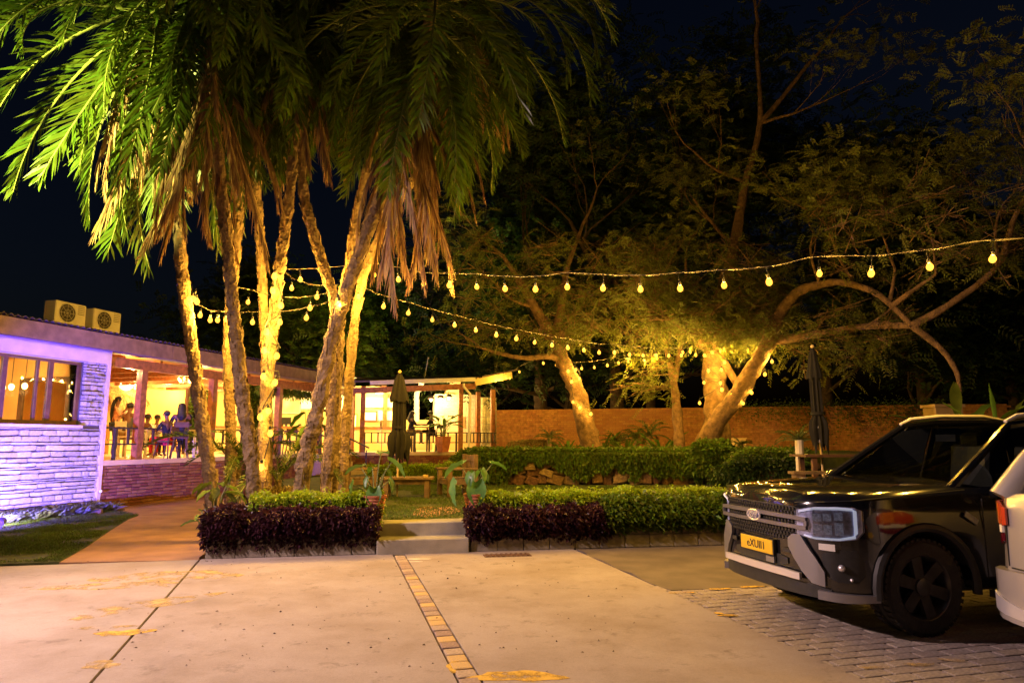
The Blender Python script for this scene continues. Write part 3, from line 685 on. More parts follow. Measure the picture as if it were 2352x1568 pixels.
mb = MB(); LW.box(mb, .07, 13.5, -7.12, -7, F0, 3.9); mb.build('back_wall', ORANGE, tw)
mb = MB(); LW.box(mb, .07, 11.3, -.16, -.02, 3.36, 3.6); mb.build('header_beam', TIMB, tw)
for u in (322, 487, 640, 735, 806):
    s_, _, _ = LW.hit(u, 930, o=-.1); w = .09
    mb = MB(); LW.box(mb, s_-w, s_+w, -.19, -.01, F0, 3.36); mb.build('post', TIMB, tw)
# railing
def railing(name, label, fr, segs, full, half, o=-.05, z0=F0, lows=True):
    t = thing(name, fr.p(segs[0][0], o, z0), label, 'railing')
    for a0, a1 in segs:
        mb = MB(); fr.box(mb, a0, a1, o-.03, o+.03, z0+.75, z0+.79); mb.build('top_rail', IRON, t)
        mb = MB(); fr.box(mb, a0, a1, o-.02, o+.02, z0+.36, z0+.395); mb.build('mid_rail', IRON, t)
    for a in full:
        mb = MB(); fr.box(mb, a-.035, a+.035, o-.034, o+.034, z0, z0+.752); mb.build('post', IRON, t)
    for a in half:
        mb = MB(); fr.box(mb, a-.025, a+.025, o-.022, o+.022, z0+.394, z0+.75); mb.build('baluster', IRON, t)
    return t
full = [.18+.0]+[1.0+k*1.9 for k in range(5)]
railing('railing', 'dark railing along the left terrace above the brick base', LW, [(.09, 8.6)], [.45, 2.6, 4.7, 6.8, 8.55], [.85, 1.25, 1.65, 2.1, 3.05, 3.5, 3.95, 4.35, 5.2, 5.7, 6.2, 7.3, 7.8, 8.2])

# stairs with lit treads beside the corner
sA = LW.hit(745, 1075, o=.5)[0]
ss = thing('stairs', LW.p(9.6, .6, GZ), 'lit stair flight climbing to the terrace behind the palm trunks', 'stairs')
for k in range(5):
    z = GZ+(k+1)*(F0-GZ)/5.2; mb = MB(); LW.box(mb, 9.0, 10.4, .06+(4-k)*.3, .06+(5-k)*.3+.02, GZ-.05, z); mb.build('step', TILE, ss)
for a in (8.95, 10.45):
    mb = MB(); mb.bar(LW.p(a, 1.6, GZ+.95), LW.p(a, .05, F0+.85), .05, .05)
    for k in range(3): mb.bar(LW.p(a, .1+k*.7, GZ), LW.p(a, .1+k*.7, F0+.82-k*.36), .045, .045, (0, 1, 0))
    mb.build('handrail', IRON, ss)

# ---- bar wing
BW0 = V((-6.5, 26.95, 0)); bd = V((5.88, 1.65, 0)).normalized(); bo = V((bd.y, -bd.x, 0)); BW = Frame(BW0, bd, bo); BLn = 6.1
bwg = thing('bar_wing', BW.p(3, 0, 0), 'bright open bar wing with gutter, timber posts and white brick oven wall', 'building')
mb = MB(); BW.box(mb, -.6, BLn, -.5, -.06, 0, 1.0); mb.build('base_core', MORTAR, bwg)
items = []; rmW = Matrix((bd, -bo, V((0, 0, 1)))).transposed()
for c in range(9):
    s = -.11*(c % 2); z = GZ+c*h
    while s < BLn:
        l = R.uniform(.18, .27); e = min(s+l, BLn); s0 = max(s, 0)
        if e-s0 > .05: items.append((BW.p((s0+e)/2, -.03+(R.uniform(.01, .03) if R.random() < .06 else R.uniform(-.006, .006)), z+h/2), rmW, (e-s0-.012, .09, h-.012)))
        s = e
pieces('brick', ubr, items, bwg, BRICK, 300)
mb = MB(); BW.box(mb, -8, BLn, -6.2, .05, 1.0, F0+.003); mb.build('floor_slab', TILE, bwg)
mb = MB(); BW.box(mb, -8, 2.3, -5.2, -5.05, F0, 4.1); mb.build('back_wall', CREAM, bwg)
mb = MB(); BW.box(mb, 2.3, BLn, -5.2, -5.05, F0, 2.55); mb.build('low_wall', CREAM, bwg)
gz0, gz1 = AT(850, 879, 26.3), AT(1092, 871, 26.9)
gt = MB().bar(gz0, gz1, .14, .15).build('gutter', WHITE, bwg)
for k in range(4): q = gz0.lerp(gz1, (k+.7)/4.2); MB().box(q-V((0, .08, 0)), (.03, .02, .17)).build('bracket', WHITE, gt)
off_ = V((0, .35, -.24)); MB().bar(gz0+off_+V((-.9, 0, -.05)), gz1+off_, .1, .22).build('header_beam', TIMB, bwg)
mb = MB(); vs = [gz0+V((-.6, -.02, .08)), gz1+V((.05, -.02, .08)), gz1+V((.3, 6, .75)), gz0+V((-1.8, 6, .75))]; vs += [p-V((0, 0, .07)) for p in vs]
mb.add(vs, [(0, 1, 2, 3), (7, 6, 5, 4), (0, 4, 5, 1), (1, 5, 6, 2), (2, 6, 7, 3), (3, 7, 4, 0)]); mb.build('roof', ROOFM, bwg)
q = AT(1065, 880, 26.75); r_ = AT(1080, 905, 26.9); w_ = AT(1076, 1058, 26.9)
MB().tube([q, q+V((0, 0, -.12)), r_, r_+V((0, 0, -.15)), w_], .05, 8).build('downpipe', WHITE, bwg, smooth=True)
for u, o_ in ((833, -.1), (810, -1.3), (1058, -.1), (1098, -2.2), (1132, -.4), (884, -4.9)):
    s_ = BW.hit(u, 950, o=o_)[0]; mb = MB(); BW.box(mb, s_-.09, s_+.09, o_-.09, o_+.09, F0, 3.72); mb.build('post', TIMB, bwg)
# cream barge board and roof flap with festoon bulbs
f0, f1 = AT(1091, 877, 26.9), AT(1175, 860, 27.8)
MB().bar(f0, f1, .05, .3).build('barge_board', CREAM, bwg); MB().bar(f0+V((0, .3, .19)), f1+V((0, .3, .19)), 1.1, .06).build('flap_roof', ROOFM, bwg)
for k in range(6): q = f0.lerp(f1, .45+k*.1); MB().ball(q+V((0, -.1, -.12-.03*(k % 2))), (.035, .035, .045)).build('festoon_bulb', BULB, bwg, smooth=True)
plight('festoon_light', f0.lerp(f1, .7)+V((0, -.25, -.25)), 60, BULBW, .05, bwg)
ful = [BW.hit(u, 1010, o=-.05)[0] for u in (837, 953, 1013, 1048, 1143)]
hal = [BW.hit(u, 1010, o=-.05)[0] for u in (853, 868, 884, 905, 925, 967, 980, 995, 1029)]+[BW.hit(u, 1010, o=-.05)[0] for u in range(1072, 1143, 8)]
railing('railing', 'dark railing along the bright bar wing terrace', BW, [(ful[0], ful[-1])], ful, hal)
# things on the back wall of the bar
def bx(o, u0, u1, v0, v1, th, name, m, label, cat, group=None, frame=None, fw=.06):
    s0, _, z1 = BW.hit(u0, v0, o=o); s1, _, z0 = BW.hit(u1, v1, o=o)
    z0 = max(z0, F0+.01)
    t = thing(name, BW.p((s0+s1)/2, o-th/2, z0), label, cat, group)
    mb = MB(); BW.box(mb, s0+fw, s1-fw, o-th, o-.012, z0+fw, z1-fw); mb.build('panel', m, t)
    if frame:
        for a0, a1, c0, c1 in ((s0, s1, z0, z0+fw), (s0, s1, z1-fw, z1), (s0, s0+fw, z0+fw, z1-fw), (s1-fw, s1, z0+fw, z1-fw)):
            mb = MB(); BW.box(mb, a0, a1, o-th, o, c0, c1); mb.build('frame', frame, t)
    return t
LIT = emis('lit_board', (1, .85, .4), 1.5); RED = mat('red_trim', (.5, .04, .03), .5); GRN = mat('green_trim', (.35, .5, .03), .5)
bx(-4.95, 690, 802, 897, 942, .1, 'lit_menu_board', LIT, 'large white lit menu board behind the bar left of corner post', 'sign', frame=WHITE)
bx(-4.95, 836, 866, 943, 968, .14, 'screen', LIT, 'glowing screen with red surround on the bar wall', 'screen', frame=RED)
bx(-4.95, 800, 820, 950, 990, .14, 'fridge', LIT, 'small lit drinks fridge with lime green frame between corner posts', 'fridge', frame=GRN, fw=.05)
bx(-4.95, 868, 905, 942, 966, .1, 'lit_menu_board', LIT, 'white lit menu panel right of the red framed screen', 'sign', frame=WHITE, fw=.04)
bx(-4.95, 840, 905, 912, 936, .12, 'lit_menu_board', LIT, 'upper white lit menu panel above the red framed screen', 'sign', frame=WHITE, fw=.04)
bx(-4.95, 605, 690, 900, 950, .1, 'poster', mat('poster', (.8, .7, .45), .6, .3, 1.5), 'pale printed wall banner with round badge behind the bar', 'poster', frame=WHITE)
t = bx(-4.95, 876, 888, 884, 902, .04, 'wall_sign', mat('sign_brown', (.3, .1, .03), .5), 'small brown framed sign with a white letter on bar wall', 'sign', frame=DTIMB, fw=.03)
s_, _, z_ = BW.hit(882, 893, o=-4.95)
mb = MB(); mb.bar(BW.p(s_-.05, -4.93, z_-.09), BW.p(s_-.05, -4.93, z_+.09), .02, .03, (0, 1, 0)); mb.bar(BW.p(s_-.04, -4.93, z_), BW.p(s_+.06, -4.93, z_+.09), .02, .025, (0, 1, 0)); mb.bar(BW.p(s_-.04, -4.93, z_), BW.p(s_+.06, -4.93, z_-.09), .02, .025, (0, 1, 0)); mb.build('letter', WHITE, t)
# bar counter with bottles
bc = thing('bar_counter', BW.p(-1, -3.6, F0), 'pale tiled bar counter running behind the corner posts', 'counter')
mb = MB(); BW.box(mb, -5.5, 2.6, -3.9, -3.4, F0, F0+1.0); mb.build('front', CREAM, bc); mb = MB(); BW.box(mb, -5.55, 2.65, -4.0, -3.3, F0+1.001, F0+1.06); mb.build('top', TIMB, bc)
bot = [mat('bottle_brown', (.1, .03, .01), .15), mat('bottle_green', (.02, .08, .02), .15), mat('bottle_clear', (.6, .5, .3), .15)]
prof = [(.035, 0), (.038, .01), (.038, .17), (.015, .22), (.013, .29), (.016, .3)]
bm_ = [MB().lathe(prof, 8).mesh('bottle', m_, smooth=True) for m_ in bot]
for k in range(14): 
    s_ = -4.6+k*.34; o = link('bottle', bm_[k % 3], None, None, BW.p(s_, -3.75, F0+1.06)); tag(o, '%s bottle on the bar counter, %s of its colour from the left' % (('brown', 'green', 'pale')[k % 3], ('first', 'second', 'third', 'fourth', 'fifth')[k//3]), 'bottle', 'bottles on the bar counter')
_t = thing('till_screen', BW.p(-2.4, -3.6, F0+1.06), 'black tilted till screen on the bar counter', 'till')
mb = MB(); mb.bar(BW.p(-2.4, -3.7, F0+1.06), BW.p(-2.4, -3.7, F0+1.2), .08, .08, (0, 1, 0)); mb.build('stand', IRON, _t); mb = MB(); BW.box(mb, -2.6, -2.2, -3.68, -3.64, F0+1.15, F0+1.45); mb.build('screen', BLACKF, _t)
# white brick oven wall, hood, flue
ov = thing('oven_wall', BW.p(4, -4.0, F0), 'white painted brick oven wall with dark hatch under pendants', 'oven')
o_ = -4.0; s0 = BW.hit(998, 950, o=o_)[0]; s1 = BW.hit(1092, 950, o=o_)[0]; zt = BW.hit(1040, 908, o=o_)[2]
mb = MB(); BW.box(mb, s0, s1, o_-.5, o_-.03, F0, zt); mb.build('core', WHITE, ov)
items = []; z = F0+.75; c = 0
WBR = mat('white_brick', (.72, .6, .42), .8, .12, 8, .5, 40, rnd=.14)
while z < zt-.02:
    s = s0-(.12 if c % 2 else 0)
    while s < s1:
        e = min(s+.27, s1); a0 = max(s, s0)
        if e-a0 > .05: items.append((BW.p((a0+e)/2, o_-.01, z+.045), rmW, (e-a0-.014, .06, .082)))
        s += .27
    z += .093; c += 1
pieces('brick', unitbox('brick', WBR, .09, 3, .05, 41), items, ov, WBR, 300)
mb = MB(); BW.box(mb, s0+1.1, s1-.5, o_, o_+.05, F0+1.05, F0+1.55); mb.build('hatch', mat('hatch', (.35, .2, .09), .6), ov)
mb = MB(); BW.box(mb, s0-.1, s1+.3, o_-.02, o_+.65, F0, F0+.75); mb.build('counter', CREAM, ov)
hb = [BW.hit(u, v, o=-4.2) for u, v in ((1022, 906), (1058, 906), (1058, 872), (1040, 872))]
mb = MB(); vs = [BW.p(s_, oo, z_) for oo in (-4.2, -4.8) for s_, _, z_ in hb]; mb.add(vs, [(0, 1, 2, 3), (7, 6, 5, 4), (0, 4, 5, 1), (1, 5, 6, 2), (2, 6, 7, 3), (3, 7, 4, 0)]); mb.build('hood', CREAM, ov)
fl = thing('flue_pipe', BW.p(*BW.hit(957, 965, o=-4.6)), 'white flue pipe bending towards the roof behind the seated woman', 'pipe')
MB().tube([BW.p(*BW.hit(u, v, o=-4.6)) for u, v in ((957, 968), (957, 905), (960, 898), (975, 868))], .12, 12).build('pipe', WHITE, fl, smooth=True)
MB().lathe([(.14, 0), (.14, .05)], 12, BW.p(*BW.hit(957, 938, o=-4.6))).build('collar', WHITE, fl)
for i, (u, v) in enumerate([(990, 917), (1012, 915), (1031, 913)]):
    s_, _, z_ = BW.hit(u, v, o=-3.2); pendant('pendant_lamp', BW.p(s_, -3.2, z_), 3.9-z_, ('left', 'middle', 'right')[i]+' glowing pendant over the white brick oven wall', 260, .07, shade=IRON)
# glass block panel
gb = thing('glass_block_wall', BW.p(BLn-.3, -2.4, F0), 'lit glass block panel at the right end of bar', 'wall')
GBM = mat('glass_block', (.85, .75, .45), .15, .25, 3, .6, 8, rnd=.2)
s0 = BW.hit(1106, 950, o=-2.6)[0]; s1 = BW.hit(1139, 950, o=-2.6)[0]; zt = BW.hit(1120, 912, o=-2.6)[2]
mb = MB(); BW.box(mb, s0-.05, s1+.05, -2.72, -2.66, F0, zt); mb.build('mortar_panel', WHITE, gb)
nz_ = 8; ub_ = unitbox('glass_block', GBM, .12, 2, .03, 51); w = (s1-s0)/3; hh = (zt-F0)/nz_
for i in range(3):
    for j in range(nz_): o = link('glass_block', ub_[(i+j) % 2], None, gb, BW.p(s0+w*(i+.5), -2.62, F0+hh*(j+.5))-gb.location, rmW.to_euler()); o.scale = (w-.025, .08, hh-.025)
# restaurant lamps
def globe(name, loc, r, label, power, m=None):
    t = thing(name, loc, label, 'lamp'); MB().ball(loc, r, 16, 10).build('globe', m or WARM, t, smooth=True)
    MB().tube([V(loc)+V((0, 0, r)), V(loc)+V((0, 0, r+.25))], .012, 5).build('rod', IRON, t)
    if power: plight('lamp_light', V(loc)+OUT*(r+.15)-V((0, 0, .1)), power, parent=t)
    return t
s_, _, z_ = LW.hit(290, 882, o=-6.6); globe('wall_globe', LW.p(s_, -6.6, z_), .24, 'big round glowing wall lamp above the thatched canopy', 260)
def chandelier(loc, label, n, power, rad=.25):
    t = thing('chandelier', loc, label, 'chandelier'); loc = V(loc); power *= 1.25
    MB().tube([loc, loc+V((0, 0, 3.72-loc.z))], .01, 5).build('rod', IRON, t)
    for k in range(n):
        th = k*6.283/n; q = loc+V((rad*math.cos(th), rad*math.sin(th), .06*(k % 2)))
        a_ = MB().tube([loc+V((0, 0, .1)), loc+(q-loc)*.6-V((0, 0, .03)), q], .008, 5).build('arm', IRON, t)
        MB().ball(q+V((0, 0, .05)), (.035, .035, .06), 8, 6).build('bulb', WARM, a_)
    plight('lamp_light', loc-V((0, 0, .25)), power, parent=t)
for (u, v, o_, lb, n, pw, rd) in [(310, 893, -5.5, 'small chandelier with ring of bulbs in front of the thatched canopy', 6, 260, .2), (387, 880, -5.0, 'small two tier chandelier near the middle of the left terrace', 5, 260, .16), (352, 870, -6.0, 'distant chandelier just right of the first timber post', 4, 160, .12), (405, 868, -6.2, 'distant chandelier under the terrace ceiling centre', 4, 160, .12), (427, 878, -2.6, 'large bright chandelier near the living wall', 9, 520, .22), (522, 880, -3.0, 'chandelier between palm trunks inside the terrace', 6, 520, .2)]:
    s_, _, z_ = LW.hit(u, v, o=o_); chandelier(LW.p(s_, o_, z_), lb, n, pw, rd)
for i, (u, v) in enumerate([(307, 843), (478, 858)]):
    s_, _, z_ = LW.hit(u, v, o=-.3); t = thing('spot_lamp', LW.p(s_, -.3, z_), ('red capped spot lamp by the first timber post', 'small white spot lamp by the second timber post')[i], 'lamp')
    MB().lathe([(.03, .12), (.07, .08), (.09, .0), (.07, -.02)], 12, LW.p(s_, -.3, z_)).build('housing', RED if i == 0 else WHITE, t, smooth=True); MB().ball(LW.p(s_, -.3, z_-.02), .06).build('bulb', WARM, t); plight('lamp_light', LW.p(s_, -.42, z_-.14), 320, parent=t)
for k, (a_, o_, p_) in enumerate([(-3.5, -2, 800), (.2, -2.2, 900), (3.2, -1.6, 700), (-6, -2.5, 600), (1.6, -4.3, 500)]):
    t = thing('ceiling_lamp', BW.p(a_, o_, 3.75), ['round ceiling lamp above the far left end of bar', 'round ceiling lamp above the bar corner', 'round ceiling lamp above the seated pair', 'round ceiling lamp deep behind the palms', 'round ceiling lamp close to the menu panels'][k], 'lamp')
    MB().lathe([(.16, 0), (.18, .04), (.1, .08)], 16, BW.p(a_, o_, 3.7)).build('diffuser', WARM, t); plight('lamp_light', BW.p(a_, o_, 3.55), p_*1.15, (1, .64, .16), parent=t)
# thatched canopy over the back servery
th = thing('thatch_canopy', LW.p(9, -6.4, F0), 'thatched canopy over the back servery behind the standing woman', 'canopy')
s0 = LW.hit(244, 905, o=-6.3)[0]; s1 = LW.hit(334, 905, o=-6.3)[0]; z1 = LW.hit(290, 900, o=-6.6)[2]; z0 = LW.hit(290, 924, o=-6.1)[2]
P = []; D = []
for k in range(3500):
    f = R.random(); s_ = R.uniform(s0, s1); P.append(tuple(LW.p(s_, -6.8+.6*f, z1+(z0-z1)*f+.2))); D.append((OUT.x*.5, OUT.y*.5, -.8+R.uniform(-.2, .2)))
leafmesh('thatch', P, D, NR.uniform(.25, .5, len(P)), .025, mat('thatch', (.55, .4, .15), .9, .3, 4, rnd=.4, leaf=True), th, th.location)['kind'] = 'stuff'
for s_ in (s0+.1, s1-.1):
    mb = MB(); LW.box(mb, s_-.06, s_+.06, -6.5, -6.4, F0, z1); mb.build('post', TIMB, th)
mb = MB(); LW.box(mb, s0, s1, -6.5, -6.0, F0, F0+1.0); mb.build('counter', CREAM, th)
# living walls
def living(u0, u1, v0, v1, o_, label, n):
    s0 = LW.hit(u0, v0, o=o_)[0]; s1 = LW.hit(u1, v0, o=o_)[0]; z1 = LW.hit((u0+u1)/2, v0, o=o_)[2]; t = thing('living_wall', LW.p((s0+s1)/2, o_, F0), label, 'plant wall')
    mb = MB(); LW.box(mb, s0, s1, o_-.1, o_, F0, z1); mb.build('backing', DTIMB, t)
    P = [tuple(LW.p(R.uniform(s0, s1), o_+R.uniform(0, .08), R.uniform(F0, z1))) for _ in range(n)]; D = [(OUT.x+R.uniform(-.6, .6), OUT.y+R.uniform(-.6, .6), R.uniform(-1, .4)) for _ in range(n)]
    leafmesh('leaves', P, D, NR.uniform(.1, .2, n), NR.uniform(.04, .08, n), LEAFG, t, t.location)['kind'] = 'stuff'
living(432, 476, 893, 990, -3.4, 'green living wall panel behind the woman at the terrace table', 1600)
living(566, 604, 875, 1000, -2.2, 'green living wall panel seen between the middle palm trunks', 1600)
_t = thing('hanging_garland', LW.p(8, -.2, 3.2), 'leafy garland hanging under the terrace eave behind the palms', 'garland')
P = [tuple(LW.p(R.uniform(6.2, 10.8), -.25+R.uniform(-.1, .1), 3.35-abs(R.gauss(0, .12)))) for _ in range(2200)]
leafmesh('foliage', P, NR.normal(size=(2200, 3))-np.array([0, 0, .8]), NR.uniform(.08, .16, 2200), .05, LEAFG, _t, _t.location)['kind'] = 'stuff'
# leaning rod above the bar roof
_q = AT(980, 845, 29); MB().tube([AT(975, 868, 29), AT(984, 820, 29)], .025, 6).build('flue_stay', GALV, bwg)

# blue wall washer lamps in the bed and the flower bed
fb = thing('bed_plants', LW.p(-1.5, .4, 0), 'strappy bed plants washed in blue light at the stone wall foot', 'plants'); fb['kind'] = 'stuff'
P = []; D = []; Ls = []
for k in range(420):
    c = LW.p(R.uniform(-4, -.1), R.uniform(.08, .8), 0); nb = 9
    for j in range(nb): a_ = R.uniform(0, 6.28); P.append((c.x, c.y, .02)); D.append((math.cos(a_)*.8, math.sin(a_)*.8, R.uniform(.5, 1.4))); Ls.append(R.uniform(.16, .4))
leafmesh('foliage', P, D, np.array(Ls), .04, VAR, fb, fb.location, droop=.3)['kind'] = 'stuff'
MB().prism([tuple(LW.p(-5, .02, 0))[:2], tuple(LW.p(.05, .02, 0))[:2], tuple(LW.p(.05, .8, 0))[:2], tuple(LW.p(-5, .95, 0))[:2]], -.2, .03).build('bed_soil', SOIL, bpy.data.objects['lawn'])
bed_rock = link('rock', rocks[2], None, None, LW.p(-.75, .85, .06)); bed_rock.scale = (.22, .15, .12); tag(bed_rock, 'single brown rock at the lawn edge of the blue lit bed', 'rock')
def washer(loc, aim, label, power, col, spot):
    t = thing('wall_washer', loc, label, 'flood lamp'); d_ = (V(aim)-V(loc)).normalized()
    MB().tube([V(loc)-d_*.1, V(loc)+d_*.02], [.05, .07], 10).build('housing', IRON, t); MB().tube([V(loc)-d_*.05, V(loc)-d_*.05-V((0, 0, V(loc).z))], .012, 5).build('stake', IRON, t)
    MB().tube([V(loc)+d_*.021, V(loc)+d_*.025], .055, 10).build('lens', emis('blue_lens', (.2, .18, 1), 3), t)
    plight('washer_light', V(loc)+d_*.06, power, col, .05, t, spot, aim)
washer(LW.p(-4.7, 2.1, .22), LW.p(-1.1, -.3, 1.75), 'blue flood lamp on the lawn aimed along the stone wall', 6500, (.12, .055, 1), 84)
washer(LW.p(-4.3, .6, .1), LW.p(-1.0, .25, .25), 'second blue flood lamp low in the bed among the plants', 1500, (.1, .06, 1), 44)
washer(LW.p(-3.4, 1.5, .16), LW.p(-1.7, 0, .75), 'white flood lamp in the bed lighting the stone wall low', 480, (1, .8, .6), 80)

# ------------------------------------------------------------------ palms
def frond_mesh(name, L, e0, e1, nl, ll, m, dead=False, seed=0, w=.034):
    rr = random.Random(seed); n = 22; p = V((0, 0, 0)); pts = [p.copy()]; tans = []
    for i in range(n):
        f = (i+.5)/n; e = math.radians(e0+(e1-e0)*f**1.15); t = V((math.cos(e), .3*f*math.sin(seed*1.9), math.sin(e))).normalized(); tans.append(t); p = p+t*(L/n); pts.append(p.copy())
    tans.append(tans[-1]); mb = MB(); mb.tube(pts, [.026*(1-.85*i/n) for i in range(n+1)], 5)
    me_v = list(mb.v); me_f = list(mb.f); nr = len(me_f); vs = []; fs = []
    start = .14
    for k in range(nl):
        f = start+(1-start)*(k+.5)/nl; x = f*n; i = int(min(x, n-1)); q = pts[i].lerp(pts[i+1], x-i); t = tans[i]
        up = V((-t.z, 0, t.x)) if abs(t.x) > .02 else V((-1, 0, 0))
        for sgn in (-1, 1):
            prof = math.sin(math.pi*min(1, (f-start)/(1-start)*.86+.12))**.7; l = ll*(.25+.75*prof)*rr.uniform(.7, 1.12)
            if not dead and rr.random() < .04: continue
            a = math.radians(38+28*f)+rr.uniform(-.24, .24); sd = V((0, sgn, 0))
            dv = sd*math.cos(a)+t*math.sin(a)+up*(rr.uniform(.0, .5) if not dead else rr.uniform(-.3, .1))
            if dead: dv = t*1.0+sd*rr.uniform(.05, .35)+V((0, 0, -.6))+V((rr.uniform(-.15, .15), rr.uniform(-.15, .15), 0))
            dv.normalize(); wd = w*rr.uniform(.8, 1.15); wv = (t-dv*t.dot(dv)); wv = wv.normalized() if wv.length > .05 else V((0, 1, 0))
            b0 = len(vs); d2 = (dv+V((0, 0, rr.uniform(-.5, -.1) if not dead else -.35))).normalized(); m1 = q+dv*(l*.5); tp = m1+d2*(l*.5)
            vs += [q+wv*wd*.3, q-wv*wd*.3, m1+wv*wd*.5, m1-wv*wd*.5, tp]; fs += [(b0, b0+1, b0+3, b0+2), (b0+2, b0+3, b0+4)]
    off = len(me_v); me_v += [tuple(v) for v in vs]; me_f += [tuple(i+off for i in f) for f in fs]
    me = bpy.data.meshes.new(name); me.from_pydata(me_v, [], me_f); me.materials.append(RACH if not dead else DEAD); me.materials.append(m)
    me.polygons.foreach_set('material_index', [0]*nr+[1]*len(fs)); me.update(); return me
GF = [frond_mesh('frond', L+.25*j, a-8*j, b, 62, .52+.06*j, FROND, False, i+9*j) for j in (0, 1) for i, (L, a, b) in enumerate([(2.9, 80, 0), (3.1, 62, -45), (3.2, 45, -75), (3.3, 25, -86), (3.2, 0, -89), (3.0, -25, -89), (2.9, -48, -89)])]
DF = [frond_mesh('dead_frond', L, a, b, 64, .6, DEAD, True, 20+i, .02) for i, (L, a, b) in enumerate([(2.7, -50, -88), (3.1, -62, -89), (2.4, -72, -89)])]
def catmull(pts, k=6):
    out = []; n = len(pts)
    for i in range(n-1):
        p0, p1, p2, p3 = pts[max(i-1, 0)], pts[i], pts[i+1], pts[min(i+2, n-1)]
        for j in range(k):
            t = j/k; out.append(.5*((2*p1)+(p2-p0)*t+(2*p0-5*p1+4*p2-p3)*t*t+(3*p1-p0-3*p2+p3)*t*t*t))
    return out+[pts[-1]]
def palm(label, path, d, r0, r1, greens, deads, seed, dstep=.0, scale=1.0, group='palms in the left planter', flare=1.25, arch=2, dlow=.8):
    rr = random.Random(seed); pts = [AT(u, v, d+dstep*i) for i, (u, v) in enumerate(path)]
    pts[0].z = .2; t = thing('palm_tree', pts[0].copy(), label, 'palm', group)
    c = catmull(pts, 12); n = len(c); mb = MB()
    rad = [.88*(r0+(r1-r0)*i/n)*(1+.09*math.sin(i*1.35+seed)+rr.uniform(-.07, .07))*(1+(flare-1)*max(0, 1-i/8)) for i in range(n)]
    mb.tube(c, rad, 12, .35, seed)
    # old leaf bases standing proud of the bark
    for k in range(int(n*6)):
        i = rr.randrange(2, n-2); tg = (c[i+1]-c[i-1]).normalized(); th = rr.uniform(0, 6.28); a = tg.cross(V((0, 1, .1))).normalized(); b2 = tg.cross(a); ra = a*math.cos(th)+b2*math.sin(th); q = c[i]+ra*rad[i]*.93; sdv = tg.cross(ra)
        w_ = rr.uniform(.02, .06); h_ = rr.uniform(.05, .17); lift = rr.uniform(.005, .03)
        mb.add([q-sdv*w_-tg*h_*.5, q+sdv*w_-tg*h_*.5, q+sdv*w_*.7+tg*h_*.5+ra*lift, q-sdv*w_*.6+tg*h_*.5+ra*lift, q+tg*h_*.45+ra*.0], [(0, 1, 2, 3), (3, 2, 4)])
    mb.build('trunk', PBARK, t); top = c[-1]-t.location
    def near(dist):
        acc = 0
        for i in range(n-1, 0, -1):
            l = (c[i]-c[i-1]).length
            if acc+l >= dist: return c[i].lerp(c[i-1], (dist-acc)/l)
            acc += l
        return c[0]
    for k in range(greens):
        f = k/greens; vi = min(6, (arch if rr.random() < .75 else 0)+int((f**.7)*6.5)); az = k*2.39996+rr.uniform(-.3, .3)+seed
        o = link('frond', GF[min(len(GF)-1, vi+7*rr.randrange(2))], None, t, near(.02+.95*f)-t.location, (rr.uniform(-.35, .35), rr.uniform(-.1, .3), az)); s = scale*rr.uniform(.72, 1.16); o.scale = (s, s*rr.uniform(.8, 1.1), s)
    for k in range(deads):
        az = k*2.39996+rr.uniform(-.4, .4)
        o = link('dead_frond', DF[k % 3], None, t, near(.7+rr.random()*dlow)-t.location, (rr.uniform(-.1, .1), rr.uniform(-.1, .1), az)); s = scale*rr.uniform(.75, 1.12); o.scale = (s, s, s)
    return t
PALMS = [
 ('leftmost palm with curved trunk nearest the terrace wall', [(500, 1165), (478, 1060), (455, 900), (438, 780), (420, 640), (408, 500), (395, 360), (372, 150), (345, -40)], 11.2, .125, .085, 30, 6),
 ('slim palm with bright yellow lit trunk behind the second trunk', [(532, 1160), (530, 1000), (525, 850), (528, 700), (545, 560), (552, 430), (562, 180), (570, -80)], 12.4, .1, .08, 24, 8),
 ('palm with dark bark and grey dead fronds in front of the slim palm', [(594, 1170), (577, 1040), (560, 930), (545, 800), (535, 700), (522, 560), (505, 400), (485, 160), (470, -90)], 10.7, .125, .09, 28, 12),
 ('palm whose trunk is wound with light bulbs, middle of clump', [(606, 1165), (606, 1000), (618, 830), (640, 640), (655, 520), (668, 420), (688, 160), (700, -80)], 11.6, .12, .085, 28, 6),
 ('thick leaning palm rising right with long brown dead fronds', [(680, 1170), (705, 1030), (725, 960), (760, 790), (790, 690), (830, 570), (875, 450), (930, 300), (1000, -20)], 11.0, .14, .1, 32, 14),
 ('palm bending left from the forked group at right of clump', [(745, 1160), (758, 1000), (768, 850), (770, 740), (768, 690), (742, 610), (715, 520), (695, 420), (688, 170), (680, -70)], 11.8, .11, .085, 28, 6),
 ('upright middle palm of the forked group at right of clump', [(762, 1160), (770, 1000), (778, 800), (785, 700), (803, 600), (820, 490), (850, 350), (880, 180), (925, -80)], 12.4, .105, .08, 28, 7),
 ('slim palm with yellow lit trunk behind the bulb wound palm', [(614, 1160), (613, 900), (606, 740), (598, 560), (590, 420), (582, 180), (575, -70)], 12.8, .1, .08, 24, 4),
 ('farthest right palm hidden by brown dead fronds with wide dark crown', [(784, 1160), (800, 900), (822, 690), (860, 570), (930, 440), (1040, 300), (1050, 200), (1085, -60)], 13.0, .1, .085, 34, 9),
]
for i, (lab_, pth, d_, r0, r1, ng, nd) in enumerate(PALMS): palm(lab_, pth, d_, r0, r1, ng+14, nd+(24 if i in (2, 4) else 6), i*1.7+1, 0, (1.22, 1, 1, 1, 1, 1, 1, 1, 1.05)[i], arch=(1, 2, 2, 2, 2, 2, 2, 2, 2)[i], dlow=(.8, .8, 2.0, .8, 2.3, .8, .8, .8, .8)[i])
